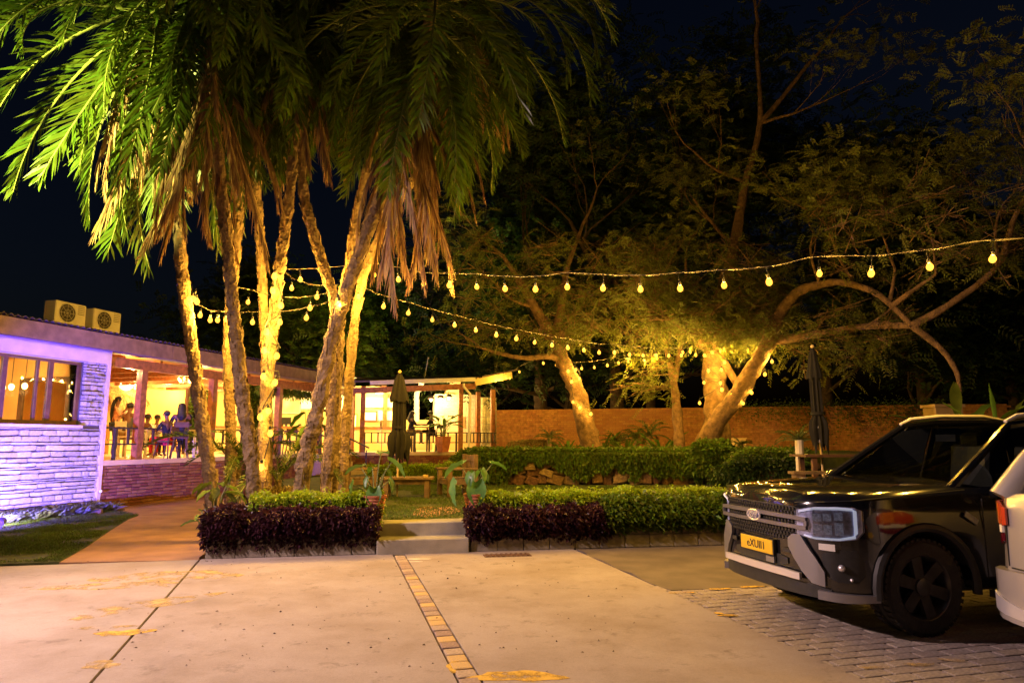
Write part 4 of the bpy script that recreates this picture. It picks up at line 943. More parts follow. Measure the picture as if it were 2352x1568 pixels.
# young palm and broad leaf shrubs at the trunk feet
def rosette(name, label, c, n, sc, e, cat, seed, meshes=None):
    t = thing(name, c, label, cat); rr = random.Random(seed)
    for k in range(n):
        o = link('frond', (meshes or GF)[e[k % len(e)]], None, t, (0, 0, .05), (rr.uniform(-.2, .2), rr.uniform(-.25, .1), k*2.4+seed+rr.uniform(-.3, .3))); s = sc*rr.uniform(.8, 1.15); o.scale = (s, s, s)
    MB().tube([(0, 0, -.05), (0, 0, .12)], [.05*sc*2, .07*sc*2], 8).build('stem', PBARK, t, local=True); return t
q = AT(545, 1085, 12.6); rosette('young_palm', 'young yellow green palm between the left trunks', (q.x, q.y, .95), 9, .55, (0, 1, 1, 2), 'palm', 1)
q = AT(640, 1060, 12.9); rosette('young_palm', 'young arching palm right of the bulb wound trunk', (q.x, q.y, .75), 8, .55, (0, 1, 2, 3), 'palm', 4)
def bladeleaf(L, Wd, seed, heart=False):
    rr = random.Random(seed); mb = MB(); n = 9; vs = []
    for i in range(n):
        f = i/(n-1); x = L*f; z = -.35*L*f*f
        if heart: w_ = Wd*(math.sin(math.pi*min(1, f*.82+.18))**.75)*(1-.12*f); x = L*(f-.16)
        else: w_ = Wd*math.sin(math.pi*(.06+.94*f))**.8
        w_ = max(w_, .002) if i < n-1 else .002
        wav = .03*L*math.sin(i*1.9+seed)
        vs += [(x-(.14*L if heart and i == 0 else 0), -w_/2, z+.12*w_+wav), (x, 0, z-.02), (x-(.14*L if heart and i == 0 else 0), w_/2, z+.12*w_-wav)]
    mb.add(vs, [(3*i+j, 3*i+j+1, 3*i+j+4, 3*i+j+3) for i in range(n-1) for j in range(2)]); return mb
def leafplant(name, label, c, leaves, m, cat='plant', heart=False, parent_pot=None, stalk=.012, root=None):
    """leaves: (azimuth, reach, height, length, width, pitch)"""
    t = root or thing(name, c, label, cat)
    for k, (az, rch, hgt, L, Wd, pit) in enumerate(leaves):
        tip = V((math.cos(az)*rch, math.sin(az)*rch, hgt)); base = V((math.cos(az)*.02, math.sin(az)*.02, 0))
        zc = V((0, 0, hgt*1.02)); mid = base.lerp(tip, .5)+V((0, 0, hgt*.18))
        off = V(c)-V(t.location)
        s = MB().tube([base+off, mid+off, tip+off], [stalk, stalk*.8, stalk*.5], 5).build('stalk', RACH, t, local=True)
        me = bladeleaf(L, Wd, k+len(name), heart).mesh('leaf', m, smooth=True, ang=180); lf = link('leaf', me, None, t, tip+off, (0, pit, az))
    return t
def rl(n, rch, hgt, L, Wd, pit, seed):
    rr = random.Random(seed); return [(k*2.4+rr.uniform(-.4, .4), rch*rr.uniform(.4, 1.1), hgt*rr.uniform(.55, 1.1), L*rr.uniform(.7, 1.15), Wd*rr.uniform(.75, 1.15), pit+rr.uniform(-.4, .4)) for k in range(n)]
q = AT(497, 1118, 10.6); leafplant('broadleaf_shrub', 'broad leaved green shrub at the foot of the leftmost palm', (q.x, q.y, .4), rl(11, .18, .55, .32, .13, .1, 3), LEAFG)
q = AT(465, 1170, 9.9); leafplant('broadleaf_shrub', 'small pale leaved plant on the planter corner beside the path', (q.x, q.y, .35), rl(7, .1, .25, .2, .1, .2, 5), EAR)
q = AT(712, 1000, 13.6); leafplant('broadleaf_shrub', 'tall broad leaved plant between the leaning palm and terrace stairs', (q.x, q.y, .7), rl(9, .25, 1.6, .45, .2, .4, 8), LEAFG)
q = AT(640, 1130, 11.2); bush('shrub', 'small golden shrub at the foot of the palm clump', (q.x, q.y, .6), (.4, .3, .25), 1200, mat('leaf_pale', (.22, .17, .05)), .07, .035)

# ------------------------------------------------------------------ trees
def sprig_leaves(P, D, L, nl=9, ll=.09, lw=.028):
    P = np.asarray(P); D = unit(np.asarray(D)); n = len(P); up = NR.normal(size=(n, 3))*.5+np.array([0, 0, 1.]); sd = unit(np.cross(D, up)); L = np.broadcast_to(np.asarray(L, float), (n,))
    Ps, Ds, Us = [], [], []; nn = np.cross(sd, D)
    for k in range(nl):
        f = (k+.7)/nl
        for s in (-1, 1):
            q = P+D*(L*f)[:, None]-np.array([0, 0, 1])*(L*f*f*.3)[:, None]; Ps.append(q); Ds.append(sd*s+D*.55+NR.normal(size=(n, 3))*.12); Us.append(nn)
    Ps = np.concatenate(Ps); return Ps, np.concatenate(Ds), np.full(len(Ps), ll)*NR.uniform(.75, 1.2, len(Ps)), lw, np.concatenate(Us)
def grow(mb, p, d, L, r, depth, tips, rr, up=.15, spread=.75):
    pts = [p]; rad = [r]; q = p.copy(); dd = d.copy()
    for i in range(4):
        dd = (dd+V((rr.uniform(-.28, .28), rr.uniform(-.28, .28), rr.uniform(-.2, .28)+up*.2))).normalized(); q = q+dd*(L/4); pts.append(q.copy()); rad.append(r*(1-.13*(i+1)))
    mb.tube(pts, rad, 5 if r < .05 else 7, caps=False)
    if depth == 0: tips.append((q, dd)); tips.append((pts[2], dd)); return
    for k in range(rr.choice((2, 3, 3))):
        nd = (dd+V((rr.uniform(-1, 1), rr.uniform(-1, 1), rr.uniform(-.5, .8)+up))*spread).normalized(); grow(mb, pts[rr.choice((2, 3, 4, 4))], nd, L*rr.uniform(.6, .85), rad[-1]*.68, depth-1, tips, rr, up, spread)
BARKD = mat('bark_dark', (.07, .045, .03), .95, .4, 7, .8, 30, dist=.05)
def tree(name, label, limbs, starts, m, seed, nsp=6, spread=.45, L=.4, nl=8, ll=.1, lw=.03, extra=None, cat='tree', group=None, leafD=None):
    """limbs: [(points, r0, r1)] world points; starts: [(point, dir, length, radius, depth)]"""
    rr = random.Random(seed); t = thing(name, limbs[0][0][0].copy() if limbs else starts[0][0], label, cat, group); mb = MB()
    for pts, r0, r1 in limbs:
        c = catmull(pts, 6); n = len(c); mb.tube(c, [(r0+(r1-r0)*i/(n-1))*(1+.06*math.sin(i*2.1+seed)) for i in range(n)], 12, .3, seed)
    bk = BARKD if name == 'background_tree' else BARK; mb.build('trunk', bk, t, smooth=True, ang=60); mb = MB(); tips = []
    for p, d, l, r, dep in starts: grow(mb, V(p), V(d).normalized(), l, r, dep, tips, rr)
    if mb.v: mb.build('branches', bk, t)['kind'] = 'stuff'
    P = []; D = []
    for q, d in tips:
        for k in range(nsp): P.append(tuple(q+V((rr.gauss(0, spread), rr.gauss(0, spread), rr.gauss(0, spread*.6))))); D.append((d.x+rr.uniform(-1, 1), d.y+rr.uniform(-1, 1), d.z*.3+rr.uniform(-.6, .5)))
    if extra:
        P += extra[0]; D += extra[1]; tw = MB()
        for q in extra[2]:
            for k in range(5):
                e = V((rr.gauss(0, .5), rr.gauss(0, .5), rr.gauss(.1, .3))); tw.tube([q-e*.5, q+V((rr.uniform(-.06, .06), 0, rr.uniform(-.06, .06))), q+e*.8], [.014, .01, .004], 3, caps=False)
        tw.build('twigs', bk, t)['kind'] = 'stuff'
    a, b2, c_, w_, u_ = sprig_leaves(P, D, np.full(len(P), L)*NR.uniform(.7, 1.3, len(P)), nl, ll, lw)
    leafmesh('crown', a, b2, c_, w_, m, t, t.location, up=u_, droop=.1)['kind'] = 'stuff'
    return t
def A_(pts, d0, d1=None):
    n = len(pts); d1 = d0 if d1 is None else d1; return [AT(u, v, d0+(d1-d0)*i/max(1, n-1)) for i, (u, v) in enumerate(pts)]
def cloud(boxes, seed):
    rr = random.Random(seed); P = []; D = []; CS = []
    for u0, u1, v0, v1, d0, d1, n in boxes:
        nc = max(3, n//14); cs = [AT(rr.uniform(u0, u1), rr.uniform(v0, v1), rr.uniform(d0, d1)) for _ in range(nc)]; CS += cs
        for k in range(n):
            q = cs[rr.randrange(nc)]+V((rr.gauss(0, .35), rr.gauss(0, .35), rr.gauss(0, .22))); P.append(tuple(q)); D.append((rr.uniform(-1, 1), rr.uniform(-1, .6), rr.uniform(-.8, .3)))
    return P, D, CS
tree('garden_tree', 'leaning garden tree wrapped with bulbs left of centre wall',
     [(A_([(1364, 1042), (1347, 985), (1326, 900), (1302, 850), (1282, 800), (1262, 765), (1228, 705), (1190, 640)], 22), .34, .12),
      (A_([(1290, 825), (1255, 818), (1210, 822), (1160, 815), (1110, 800)], 22, 21), .12, .04), (A_([(1272, 790), (1290, 700), (1302, 620), (1330, 540)], 22, 22.5), .15, .06)],
     [(AT(1190, 640, 22), (-.5, -.2, 1), 1.8, .09, 2), (AT(1110, 800, 21), (-1, -.3, .2), 1.2, .03, 1), (AT(1330, 540, 22.5), (.3, 0, 1), 2, .06, 2), (AT(1228, 705, 22), (-1, 0, .3), 1.6, .06, 2), (AT(1210, 822, 21.5), (-.6, -.4, -.2), .9, .02, 1)],
     LEAFA, 3, 6, .5, extra=cloud([(1060, 1300, 640, 780, 20, 24, 420), (1280, 1480, 650, 780, 20.5, 23.5, 500), (1050, 1500, 540, 660, 20, 25, 450)], 5))
tree('garden_tree', 'slim forked garden tree in front of the brick wall',
     [(A_([(1562, 1035), (1553, 930), (1546, 870), (1533, 810), (1520, 740)], 21.4), .17, .06), (A_([(1548, 880), (1562, 800), (1570, 720), (1575, 640)], 21.4), .1, .05)],
     [(AT(1520, 740, 21.4), (-.3, 0, 1), 1.2, .05, 2), (AT(1575, 640, 21.4), (.2, 0, 1), 1.4, .05, 2), (AT(1540, 860, 21.2), (-1, -.3, .1), .9, .025, 1)],
     LEAFA, 4, 5, .4, extra=cloud([(1420, 1540, 800, 910, 20.5, 21.5, 150), (1480, 1640, 690, 770, 20, 22, 200)], 6))
tree('garden_tree', 'big main garden tree with bulb wound trunk and arching limb',
     [(A_([(1650, 1040), (1645, 960), (1643, 880), (1640, 800), (1648, 720)], 20.6), .4, .27), (A_([(1646, 740), (1660, 660), (1688, 560), (1712, 420), (1745, 285), (1738, 110)], 20.6), .22, .05),
      (A_([(1608, 1042), (1650, 965), (1700, 900), (1740, 830), (1768, 782)], 20.2, 18.7), .29, .2), (A_([(1762, 792), (1792, 720), (1832, 672), (1885, 653)], 18.7, 17.4), .19, .1), (A_([(1878, 655), (1925, 648), (1980, 660), (2030, 686), (2095, 748)], 17.45, 15.5), .1, .06),
      (A_([(1662, 830), (1688, 875), (1702, 900)], 20.3), .11, .1), (A_([(1765, 785), (1850, 772), (1990, 750), (2095, 748)], 19, 15.5), .13, .07),
      (A_([(2095, 748), (2180, 700), (2290, 612), (2330, 500), (2370, 430)], 15.5, 14), .09, .04), (A_([(2050, 702), (2100, 665), (2150, 630)], 15.8, 15), .07, .03), (A_([(2044, 690), (2050, 660), (2056, 620)], 15.9), .05, .03),
      (A_([(2095, 748), (2160, 800), (2195, 850), (2205, 900)], 15.5, 15), .08, .04), (A_([(1745, 285), (1800, 220), (1862, 140)], 20.6), .09, .05), (A_([(1640, 800), (1600, 780), (1580, 740)], 20.4), .2, .1), (A_([(1725, 860), (1745, 840), (1765, 800)], 19.9), .06, .05)],
     [(AT(1738, 110, 20.6), (0, 0, 1), 2, .08, 2), (AT(1862, 140, 20.6), (.7, 0, .7), 2, .05, 3), (AT(1745, 285, 20.6), (.8, -.3, .1), 2, .05, 3), (AT(1712, 420, 20.6), (-.8, -.3, .3), 2.2, .06, 3), (AT(1688, 560, 20.6), (-.8, -.4, .2), 2, .06, 3), (AT(1580, 740, 20.4), (-.8, -.3, .5), 1.6, .06, 3),
      (AT(2370, 430, 14), (.2, -.1, 1), 1.4, .05, 3), (AT(2290, 612, 14.4), (-.2, 0, 1), 1.4, .04, 3), (AT(2150, 630, 15), (-.1, 0, 1), 1.4, .03, 3), (AT(2056, 620, 15.9), (-.2, .2, 1), 1.6, .03, 3), (AT(1960, 650, 17), (-.4, 0, 1), 1.6, .04, 3), (AT(1885, 653, 17.4), (-.3, .1, 1), 1.4, .04, 3), (AT(1850, 772, 18), (.4, -.3, -.1), 1, .03, 2), (AT(1990, 750, 16), (.3, -.2, .2), 1.2, .03, 2)],
     LEAFA, 5, 5, .42, L=.36, extra=cloud([(1490, 1780, 690, 775, 17.8, 20, 1300), (1600, 1720, 700, 780, 18.3, 19.6, 300), (1440, 1800, 560, 690, 18, 22, 700), (1700, 1800, 640, 740, 18.5, 20, 260), (1850, 2080, 700, 790, 15.5, 18.5, 200), (1880, 2350, 400, 640, 13.5, 18, 700), (1820, 1980, 760, 850, 17, 19, 160)], 7))
def bigtree(label, u, base_v, d, h, r, m, seed, lean=0, name='background_tree', n0=4, nsp=13, sp=.95, ll=.22):
    b0 = AT(u, 1000, d); b0.z = .5; top = b0+V((lean, 0, h*.45)); lim = [([b0, b0.lerp(top, .5)+V((R.uniform(-.2, .2), 0, 0)), top], r, r*.6)]; low = b0.lerp(top, .45)
    rr = random.Random(seed); st_ = [(top-V((0, 0, rr.uniform(0, h*.12))), (math.cos(k*6.28/n0+seed), math.sin(k*6.28/n0+seed), rr.uniform(.35, 1.1)), h*.24, r*.45, 3) for k in range(n0)]+[(top, (0, 0, 1), h*.25, r*.5, 3)]+[(low+V((0, 0, rr.uniform(-.6, 1.2))), (math.cos(k*2.1+seed), -abs(math.sin(k*2.1+seed)), .25), h*.17, r*.3, 2) for k in range(4)]
    return tree(name, label, lim, st_, m, seed, nsp, sp, L=.7, nl=6, ll=ll, lw=ll*.4, group='dark trees beyond the walls')
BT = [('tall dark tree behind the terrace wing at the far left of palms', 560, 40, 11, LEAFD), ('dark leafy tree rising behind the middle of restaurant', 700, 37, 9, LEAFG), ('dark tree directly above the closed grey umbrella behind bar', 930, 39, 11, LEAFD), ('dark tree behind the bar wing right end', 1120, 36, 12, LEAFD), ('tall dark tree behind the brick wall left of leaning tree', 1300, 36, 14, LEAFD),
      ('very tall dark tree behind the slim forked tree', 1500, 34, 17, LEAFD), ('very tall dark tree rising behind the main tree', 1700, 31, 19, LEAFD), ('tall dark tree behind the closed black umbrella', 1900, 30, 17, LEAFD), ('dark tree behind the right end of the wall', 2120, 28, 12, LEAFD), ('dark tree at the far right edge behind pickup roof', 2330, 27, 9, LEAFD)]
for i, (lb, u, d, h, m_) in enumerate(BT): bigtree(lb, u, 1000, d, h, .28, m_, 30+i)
# extra shade of the tall canopy behind palms
bigtree('huge dark tree behind the right side of palm crowns', 1250, 1000, 33, 17, .35, LEAFD, 61); bigtree('huge dark tree between palm crowns and the main tree', 1420, 1000, 31, 19, .35, LEAFD, 62)
# cycads and plants before the wall
CY = [frond_mesh('cycad_frond', 1.0, 62, -15, 26, .16, FROND, False, 70, .02), frond_mesh('cycad_frond', 1.0, 40, -30, 26, .16, FROND, False, 71, .02)]
for u, v, d, s_, lb in [(1262, 1005, 25.5, .8, 'cycad with stubby stem by the wall left of leaning tree'), (1418, 1018, 24.5, 1.0, 'spiky cycad right of the leaning tree foot'), (1462, 1010, 24.2, .9, 'spiky cycad in the middle of wall bed'), (1490, 1000, 24.0, 1.1, 'tall cycad left of the slim forked tree'), (1835, 1010, 15.5, .75, 'bright spiky cycad in white trunk beside the black umbrella'), (1700, 1020, 22.5, .6, 'small cycad beside the main tree foot')]:
    q = AT(u, v, d); z0 = .55 if d < 18 else UZ; t = thing('cycad', (q.x, q.y, z0), lb, 'cycad'); hh = max(.1, q.z-z0); MB().tube([(0, 0, -.05), (0, 0, hh)], [.1, .09], 9, .2).build('stem', PBARK if d > 18 else PLASTER, t, local=True)
    for k in range(22): o = link('frond', CY[k % 2], None, t, (0, 0, hh-.05), (R.uniform(-.2, .2), R.uniform(-.35, .5), k*2.4)); o.scale = (s_*.8,)*3
for u, d, n, hh, lb in [(1385, 24, 14, .7, 'strappy agave clump at the leaning tree base'), (1440, 22.8, 16, .5, 'low strappy clump in front of the cycads'), (1520, 22.5, 14, .8, 'tall strappy clump left of the main tree'), (1305, 24.2, 12, .5, 'low strappy clump beside the left cycad')]:
    q = AT(u, 1030, d); leafplant('strappy_plant', lb, (q.x, q.y, UZ), rl(n, .25, .12, hh, .09, -.9, u), LEAFG)
q = AT(2200, 960, 12.5); leafplant('banana_plant', 'tall arching broad leaves rising behind the pickup roof', (q.x, q.y, .3), [(.4, .3, 1.5, .9, .22, -.9), (2.4, .35, 1.4, .8, .2, -.8), (1.0, .15, 1.7, 1.0, .2, -1.1), (3.4, .3, 1.6, .6, .2, -.3), (5.2, .4, 1.3, .9, .16, -1.0), (4.2, .2, 1.4, .7, .2, -.4)], LEAFG, stalk=.03)
q = AT(2290, 960, 11.5); leafplant('banana_plant', 'narrow upright green blades rising behind the pickup at right edge', (q.x, q.y, .3), [(.4, .2, 1.3, .9, .07, -1.2), (2.4, .2, 1.3, .8, .07, -1.2), (4.0, .15, 1.4, .9, .07, -1.35), (5.5, .3, 1.2, .8, .07, -1.0)], LEAFG, stalk=.02)
q = AT(2165, 940, 16); MB_t = thing('tree_stump', (q.x, q.y, .5), 'square ochre gate pillar by the boundary wall behind pickup', 'pillar'); MB().box((0, 0, .9), (.62, .5, 1.9)).build('shaft', mat('ochre_plaster', (.3, .2, .08), .9, .2, 3, .5), MB_t, local=True); MB().box((0, 0, 1.88), (.7, .58, .07)).build('cap', mat('ochre_plaster', (.3, .2, .08)), MB_t, local=True); MB_t.name = 'gate_pillar'
q = AT(1697, 1020, 24); _t = thing('meter_box', (q.x, q.y, UZ), 'small cream box standing at the wall behind the main tree', 'box'); MB().box((0, 0, .22), (.42, .3, .44)).build('body', CREAM, _t, local=True, bevel=.015); MB().box((0, 0, .455), (.46, .34, .03)).build('lid', CREAM, _t, local=True)

# ------------------------------------------------------------------ string lights
bulb_me = MB().lathe([(.006, -.07), (.03, -.058), (.045, -.03), (.044, -.005), (.03, .022), (.017, .04)], 8).mesh('bulb', BULB, smooth=True, ang=80)
sock_me = MB().lathe([(.019, .036), (.021, .04), (.021, .085), (.012, .09), (.003, .095), (.003, .2)], 8).mesh('socket', SOCK, smooth=True)
bulb_light = bpy.data.lights.new('bulb_light', 'POINT'); bulb_light.energy = 85; bulb_light.color = BULBW; bulb_light.shadow_soft_size = .024
dim_light = bulb_light.copy(); dim_light.energy = 12
def hang(t, p, s=1.0, dim=False):
    o = link('bulb', bulb_me, None, t, p-V(t.location), (R.uniform(-.12, .12), R.uniform(-.12, .12), 0)); s *= R.uniform(.9, 1.1); o.scale = (s, s, s); link('socket', sock_me, None, o); l = bpy.data.objects.new('filament', dim_light if dim else bulb_light); COL.objects.link(l); l.parent = o; l.location = (0, 0, -.02)
def string(label, bulbs, cable, sag=True, pend=.2, s=.9):
    t = thing('string_light', bulbs[0].copy(), label, 'string light')
    cab = catmull(cable, 5); MB().tube(cab, .0045, 5).build('cable', CABLE, t); MB().tube([p+V((0, .01, .012*math.sin(i*1.3))) for i, p in enumerate(cab)], .003, 4).build('support_wire', CABLE, t)
    for p in bulbs: hang(t, p, s)
    return t
def lin(n, d0, a, b): return [d0*(1+b*i) for i in range(n)]
b1 = [(860, 630), (915, 640), (973, 650), (1032, 653), (1095, 657), (1160, 661), (1230, 662), (1303, 657), (1385, 660), (1471, 662), (1562, 660), (1663, 653), (1766, 645), (1882, 626), (2001, 625), (2135, 610), (2280, 592)]
dd = [12.5*(1-.02583*i) for i in range(20)]
P1 = [AT(u, v, d) for (u, v), d in zip(b1, dd)]
string('long upper string of bulbs from the palms to the right edge', P1, [AT(838, 603, 12.6)]+[p+V((0, 0, .2+.01*math.sin(i*2))) for i, p in enumerate(P1)]+[AT(2440, 545, dd[17])], s=.88)
b2 = [(823, 680), (881, 702), (938, 717), (993, 733), (1044, 745), (1093, 757), (1140, 768), (1186, 776), (1228, 785), (1268, 791), (1304, 797), (1341, 803), (1376, 808), (1411, 808), (1446, 813), (1477, 815), (1507, 815), (1536, 816), (1565, 815), (1598, 814)]
P2 = [AT(u, v, 12.5*(1+.02825*i)) for i, (u, v) in enumerate(b2)]
string('lower string of bulbs descending from palms to the main tree', P2, [AT(812, 655, 11.9)]+[p+V((0, 0, .2)) for p in P2]+[AT(1622, 800, 19.6)])
b3 = [(1193, 853), (1248, 833), (1278, 837)]; P3 = [AT(u, v, 26-i*1.6) for i, (u, v) in enumerate(b3)]
string('short string of bulbs from bar awning to leaning tree', P3, [AT(1172, 862, 27.5)]+[p+V((0, 0, .2)) for p in P3]+[AT(1300, 838, 22)])
b4 = [(1336, 845), (1365, 843), (1395, 838), (1421, 833), (1443, 829), (1480, 826), (1508, 822)]; P4 = [AT(u, v, 22-i*.2) for i, (u, v) in enumerate(b4)]
string('string of bulbs between leaning tree and slim forked tree', P4, [AT(1310, 832, 21.9)]+[p+V((0, 0, .2)) for p in P4]+[AT(1535, 800, 20.8)])
b5 = [(1655, 803), (1680, 806), (1717, 803), (1742, 800), (1752, 797), (1773, 829)]; P5 = [AT(u, v, 19.6-i*.15) for i, (u, v) in enumerate(b5)]
string('short string of bulbs between main trunk and arching limb', P5, [AT(1645, 785, 20)]+[p+V((0, 0, .15)) for p in P5[:-1]]+[AT(1790, 790, 18.8)])
# strings between palms
b6 = [(690, 640), (749, 637)]; P6 = [AT(u, v, 12) for u, v in b6]; string('top pair of bulbs strung between bulb wound palm and leaning palm', P6, [AT(660, 618, 11.9), AT(705, 617, 12), AT(750, 615, 12), AT(812, 607, 11.6)])
b7 = [(670, 660), (728, 680)]; P7 = [AT(u, v, 11.9) for u, v in b7]; string('second pair of bulbs strung from bulb wound palm to the fork', P7, [AT(655, 625, 11.8), AT(680, 642, 11.9), AT(728, 655, 11.9), AT(775, 653, 11.7)])
b8 = [(570, 692), (712, 705)]; P8 = [AT(u, v, 11.7) for u, v in b8]; string('long slack string of bulbs crossing three palm trunks at mid height', P8, [AT(545, 660, 11.6), AT(575, 665, 11.7), AT(640, 682, 11.6), AT(712, 680, 11.8), AT(770, 668, 11.5)])
b9 = [(460, 722), (483, 733), (500, 733), (520, 732), (580, 738), (704, 728)]; P9 = [AT(u, v, 11.3) for u, v in b9]; string('lowest string of bulbs running between the left palm trunks', P9, [AT(430, 680, 11.2), AT(462, 703, 11.3), AT(500, 715, 11.3), AT(580, 716, 11.4), AT(640, 716, 11.5), AT(704, 706, 11.6), AT(765, 690, 11.6)])
def wound(label, pts, cab=None, s=1.0):
    P = [AT(*p) for p in pts]; t = thing('bulb_garland', P[0].copy(), label, 'string light'); 
    c = cab or [p+V((R.uniform(-.06, .06), .05, .12)) for p in P]
    MB().tube(catmull(c, 4), .01, 5).build('cable', SOCK, t)
    for p in P: hang(t, p, s, True)
wound('bulbs wound around the middle palm trunk', [(631, 632, 11.4), (627, 665, 11.4), (646, 700, 11.4), (643, 738, 11.4), (612, 760, 11.4), (636, 815, 11.4), (607, 802, 11.4), (605, 862, 11.35), (632, 876, 11.4), (598, 955, 11.35), (616, 942, 11.35), (621, 992, 11.35), (600, 1070, 11.35)], s=1.1)
wound('single bulbs fixed on the leftmost palm trunk', [(443, 684, 11.0), (452, 690, 11.05)])
wound('bulb fixed at the fork of the leaning palm', [(779, 697, 10.85), (776, 690, 10.9)], s=1.2)
wound('bulbs wound around the leaning garden tree trunk', [(1305, 851, 21.55), (1322, 848, 21.5), (1331, 868, 21.5), (1313, 875, 21.5), (1316, 922, 21.6), (1332, 935, 21.6), (1357, 949, 21.6)])
wound('bulbs wound around the thick main tree trunk', [(1568, 808, 20), (1585, 806, 20), (1618, 815, 20), (1636, 808, 20.0), (1664, 830, 20), (1657, 848, 20), (1627, 850, 20), (1655, 878, 20), (1617, 877, 20), (1658, 893, 20), (1607, 924, 20)])
wound('bulbs wound along the arching limb base', [(1745, 815, 18.9), (1757, 858, 19), (1710, 880, 19.2), (1681, 905, 19.4), (1726, 900, 19.2), (1707, 925, 19.3), (1732, 828, 19), (1752, 806, 19)])

# ------------------------------------------------------------------ garden furniture
def gchair(loc, rz, label):
    t = thing('garden_chair', loc, label, 'chair', 'timber garden chairs', rz)
    def bx_(n, c, s, rot=None): MB().box(c, s, rot).build(n, GREYW, t, local=True, bevel=.008)
    for y in (-.33, .33):
        bx_('leg', (.3, y, .29), (.1, .09, .58)); bx_('leg', (-.3, y, .46), (.1, .09, .92)); bx_('armrest', (.02, y, .605), (.74, .12, .045)); bx_('side_rail', (0, y, .33), (.5, .05, .12))
    for k in range(5): bx_('seat_slat', (-.2+k*.115, 0, .405), (.1, .6, .03))
    bx_('seat_rail', (.3, 0, .33), (.06, .57, .12)); bx_('top_rail', (-.31, 0, .84), (.05, .57, .13)); bx_('back_rail', (-.31, 0, .48), (.05, .57, .07))
    for k in range(5): bx_('back_slat', (-.31, -.2+k*.1, .645), (.025, .06, .26))
    return t
q = G(818, 1139, GZ); gchair((q.x+.1, q.y, GZ), math.radians(10), 'left timber garden chair facing the low table')
q = G(1050, 1139, GZ); gchair((q.x, q.y, GZ), math.radians(205), 'right timber garden chair with pale lit seat facing the low table')
def gtable(loc, rz, label, lx=1.15, ly=.75, h=.44, m=None, hole=True):
    t = thing('garden_table', loc, label, 'table', None, rz); m = m or GREYW; n = 6; w = ly/n
    for k in range(n): MB().box((0, -ly/2+w*(k+.5), h-.02), (lx, w-.012, .04)).build('plank', m, t, local=True)
    for sx_ in (-1, 1):
        for sy in (-1, 1): MB().box((sx_*(lx/2-.14), sy*(ly/2-.1), (h-.04)/2), (.11, .11, h-.04)).build('leg', m, t, local=True, bevel=.008)
        MB().box((0, sx_*(ly/2-.1), h-.09), (lx-.3, .05, .1)).build('apron', m, t, local=True)
    return t
tq = G(935, 1142, GZ); gtable((tq.x, tq.y, GZ), .08, 'low timber garden table carrying the closed brown umbrella')
_t = thing('ashtray', (tq.x+.4, tq.y-.05, GZ+.44), 'small pale ashtray on the low garden table', 'ashtray'); MB().lathe([(.05, 0), (.065, .05), (.055, .05), (.045, .012)], 14).build('bowl', CREAM, _t, local=True, smooth=True)
def umbrella(base, h, label, mcol, bend=(0, 0), s=1.0, seed=0, zb=1.05):
    t = thing('parasol', base, label, 'umbrella'); base = V(base)
    def ax_(z): return V((bend[0]*z/h, bend[1]*z/h, z))
    MB().tube([ax_(0), ax_(h-.05)], .022, 10).build('pole', mat('pole_cream', (.6, .45, .25), .5), t, local=True, smooth=True)
    MB().ball(ax_(h), .035).build('finial', CREAM, t, local=True)
    def loft(name, prof, pleat, amp, rag=0):
        n = 40; vs = []
        for i, (r, z) in enumerate(prof):
            for j in range(n):
                th = 2*math.pi*j/n; ph = seed+.6*i/len(prof); rr = r*(1+amp*math.sin(pleat*th+ph)+.12*math.sin(3*th+seed+z))*s
                zz = z-(rag*max(0, math.sin(pleat*th+ph))+rag*.4*math.sin(5*th+seed) if i == len(prof)-1 else 0)
                vs.append(ax_(zz)+V((rr*math.cos(th), rr*math.sin(th), 0)))
        mb = MB(); mb.add(vs, [(i*n+j, i*n+(j+1) % n, (i+1)*n+(j+1) % n, (i+1)*n+j) for i in range(len(prof)-1) for j in range(n)]); mb.build(name, mcol, t, local=True, smooth=True, ang=70)
    loft('canopy', [(.03, h-.04), (.08, h-.2), (.115, h-.5), (.125, h-.9), (.13, h-1.3), (.115, zb+.42), (.2, zb+.28), (.215, zb+.1), (.19, zb-.06), (.16, zb-.12)], 8, .26, .22)
    loft('vent_cap', [(.035, h-.03), (.1, h-.18), (.15, h-.42), (.19, h-.6), (.185, h-.66)], 8, .12, .04)
    MB().lathe([(.125, 0), (.14, .02), (.14, .05), (.125, .07)], 20, ax_(zb+.42)).build('tie_strap', mcol, t, local=True)
    for k in range(5): th = k*1.256+.4; MB().tube([ax_(zb+.2)+V((.1*math.cos(th), .1*math.sin(th), 0)), ax_(zb-.12)+V((.06*math.cos(th), .06*math.sin(th), 0))], .01, 5).build('rib_tip', WHITE, t, local=True)
    return t
umbrella((tq.x-.22, tq.y, GZ), 2.75, 'closed dark brown parasol standing through the low garden table', mat('umbrella_brown', (.008, .006, .005), .85, .3, 8, .6, 25), seed=1)
uq = AT(1890, 1072, 13.9); umbrella((uq.x, uq.y, .55), 2.95, 'closed black parasol at the picnic table behind the pickup', mat('umbrella_black', (.007, .006, .006), .9, .3, 9, .4, 30), (-.06, 0), .72, 3, 1.12)
pq = (uq.x+.25, uq.y, .55); _pt = thing('picnic_table', pq, 'dark picnic table with bench under the black parasol', 'table')
for k in range(5): MB().box((0, -.32+k*.16, .74), (1.5, .15, .045)).build('plank', DTIMB, _pt, local=True)
for x_ in (-.55, .55):
    for y_ in (-.3, .3): MB().box((x_, y_, .36), (.09, .09, .72)).build('leg', DTIMB, _pt, local=True)
MB().box((-.75, -.75, .44), (.9, .28, .05)).build('bench_top', GREYW, _pt, local=True)
for x_ in (-1.1, -.4): MB().box((x_, -.75, .21), (.09, .22, .42)).build('bench_leg', GREYW, _pt, local=True)
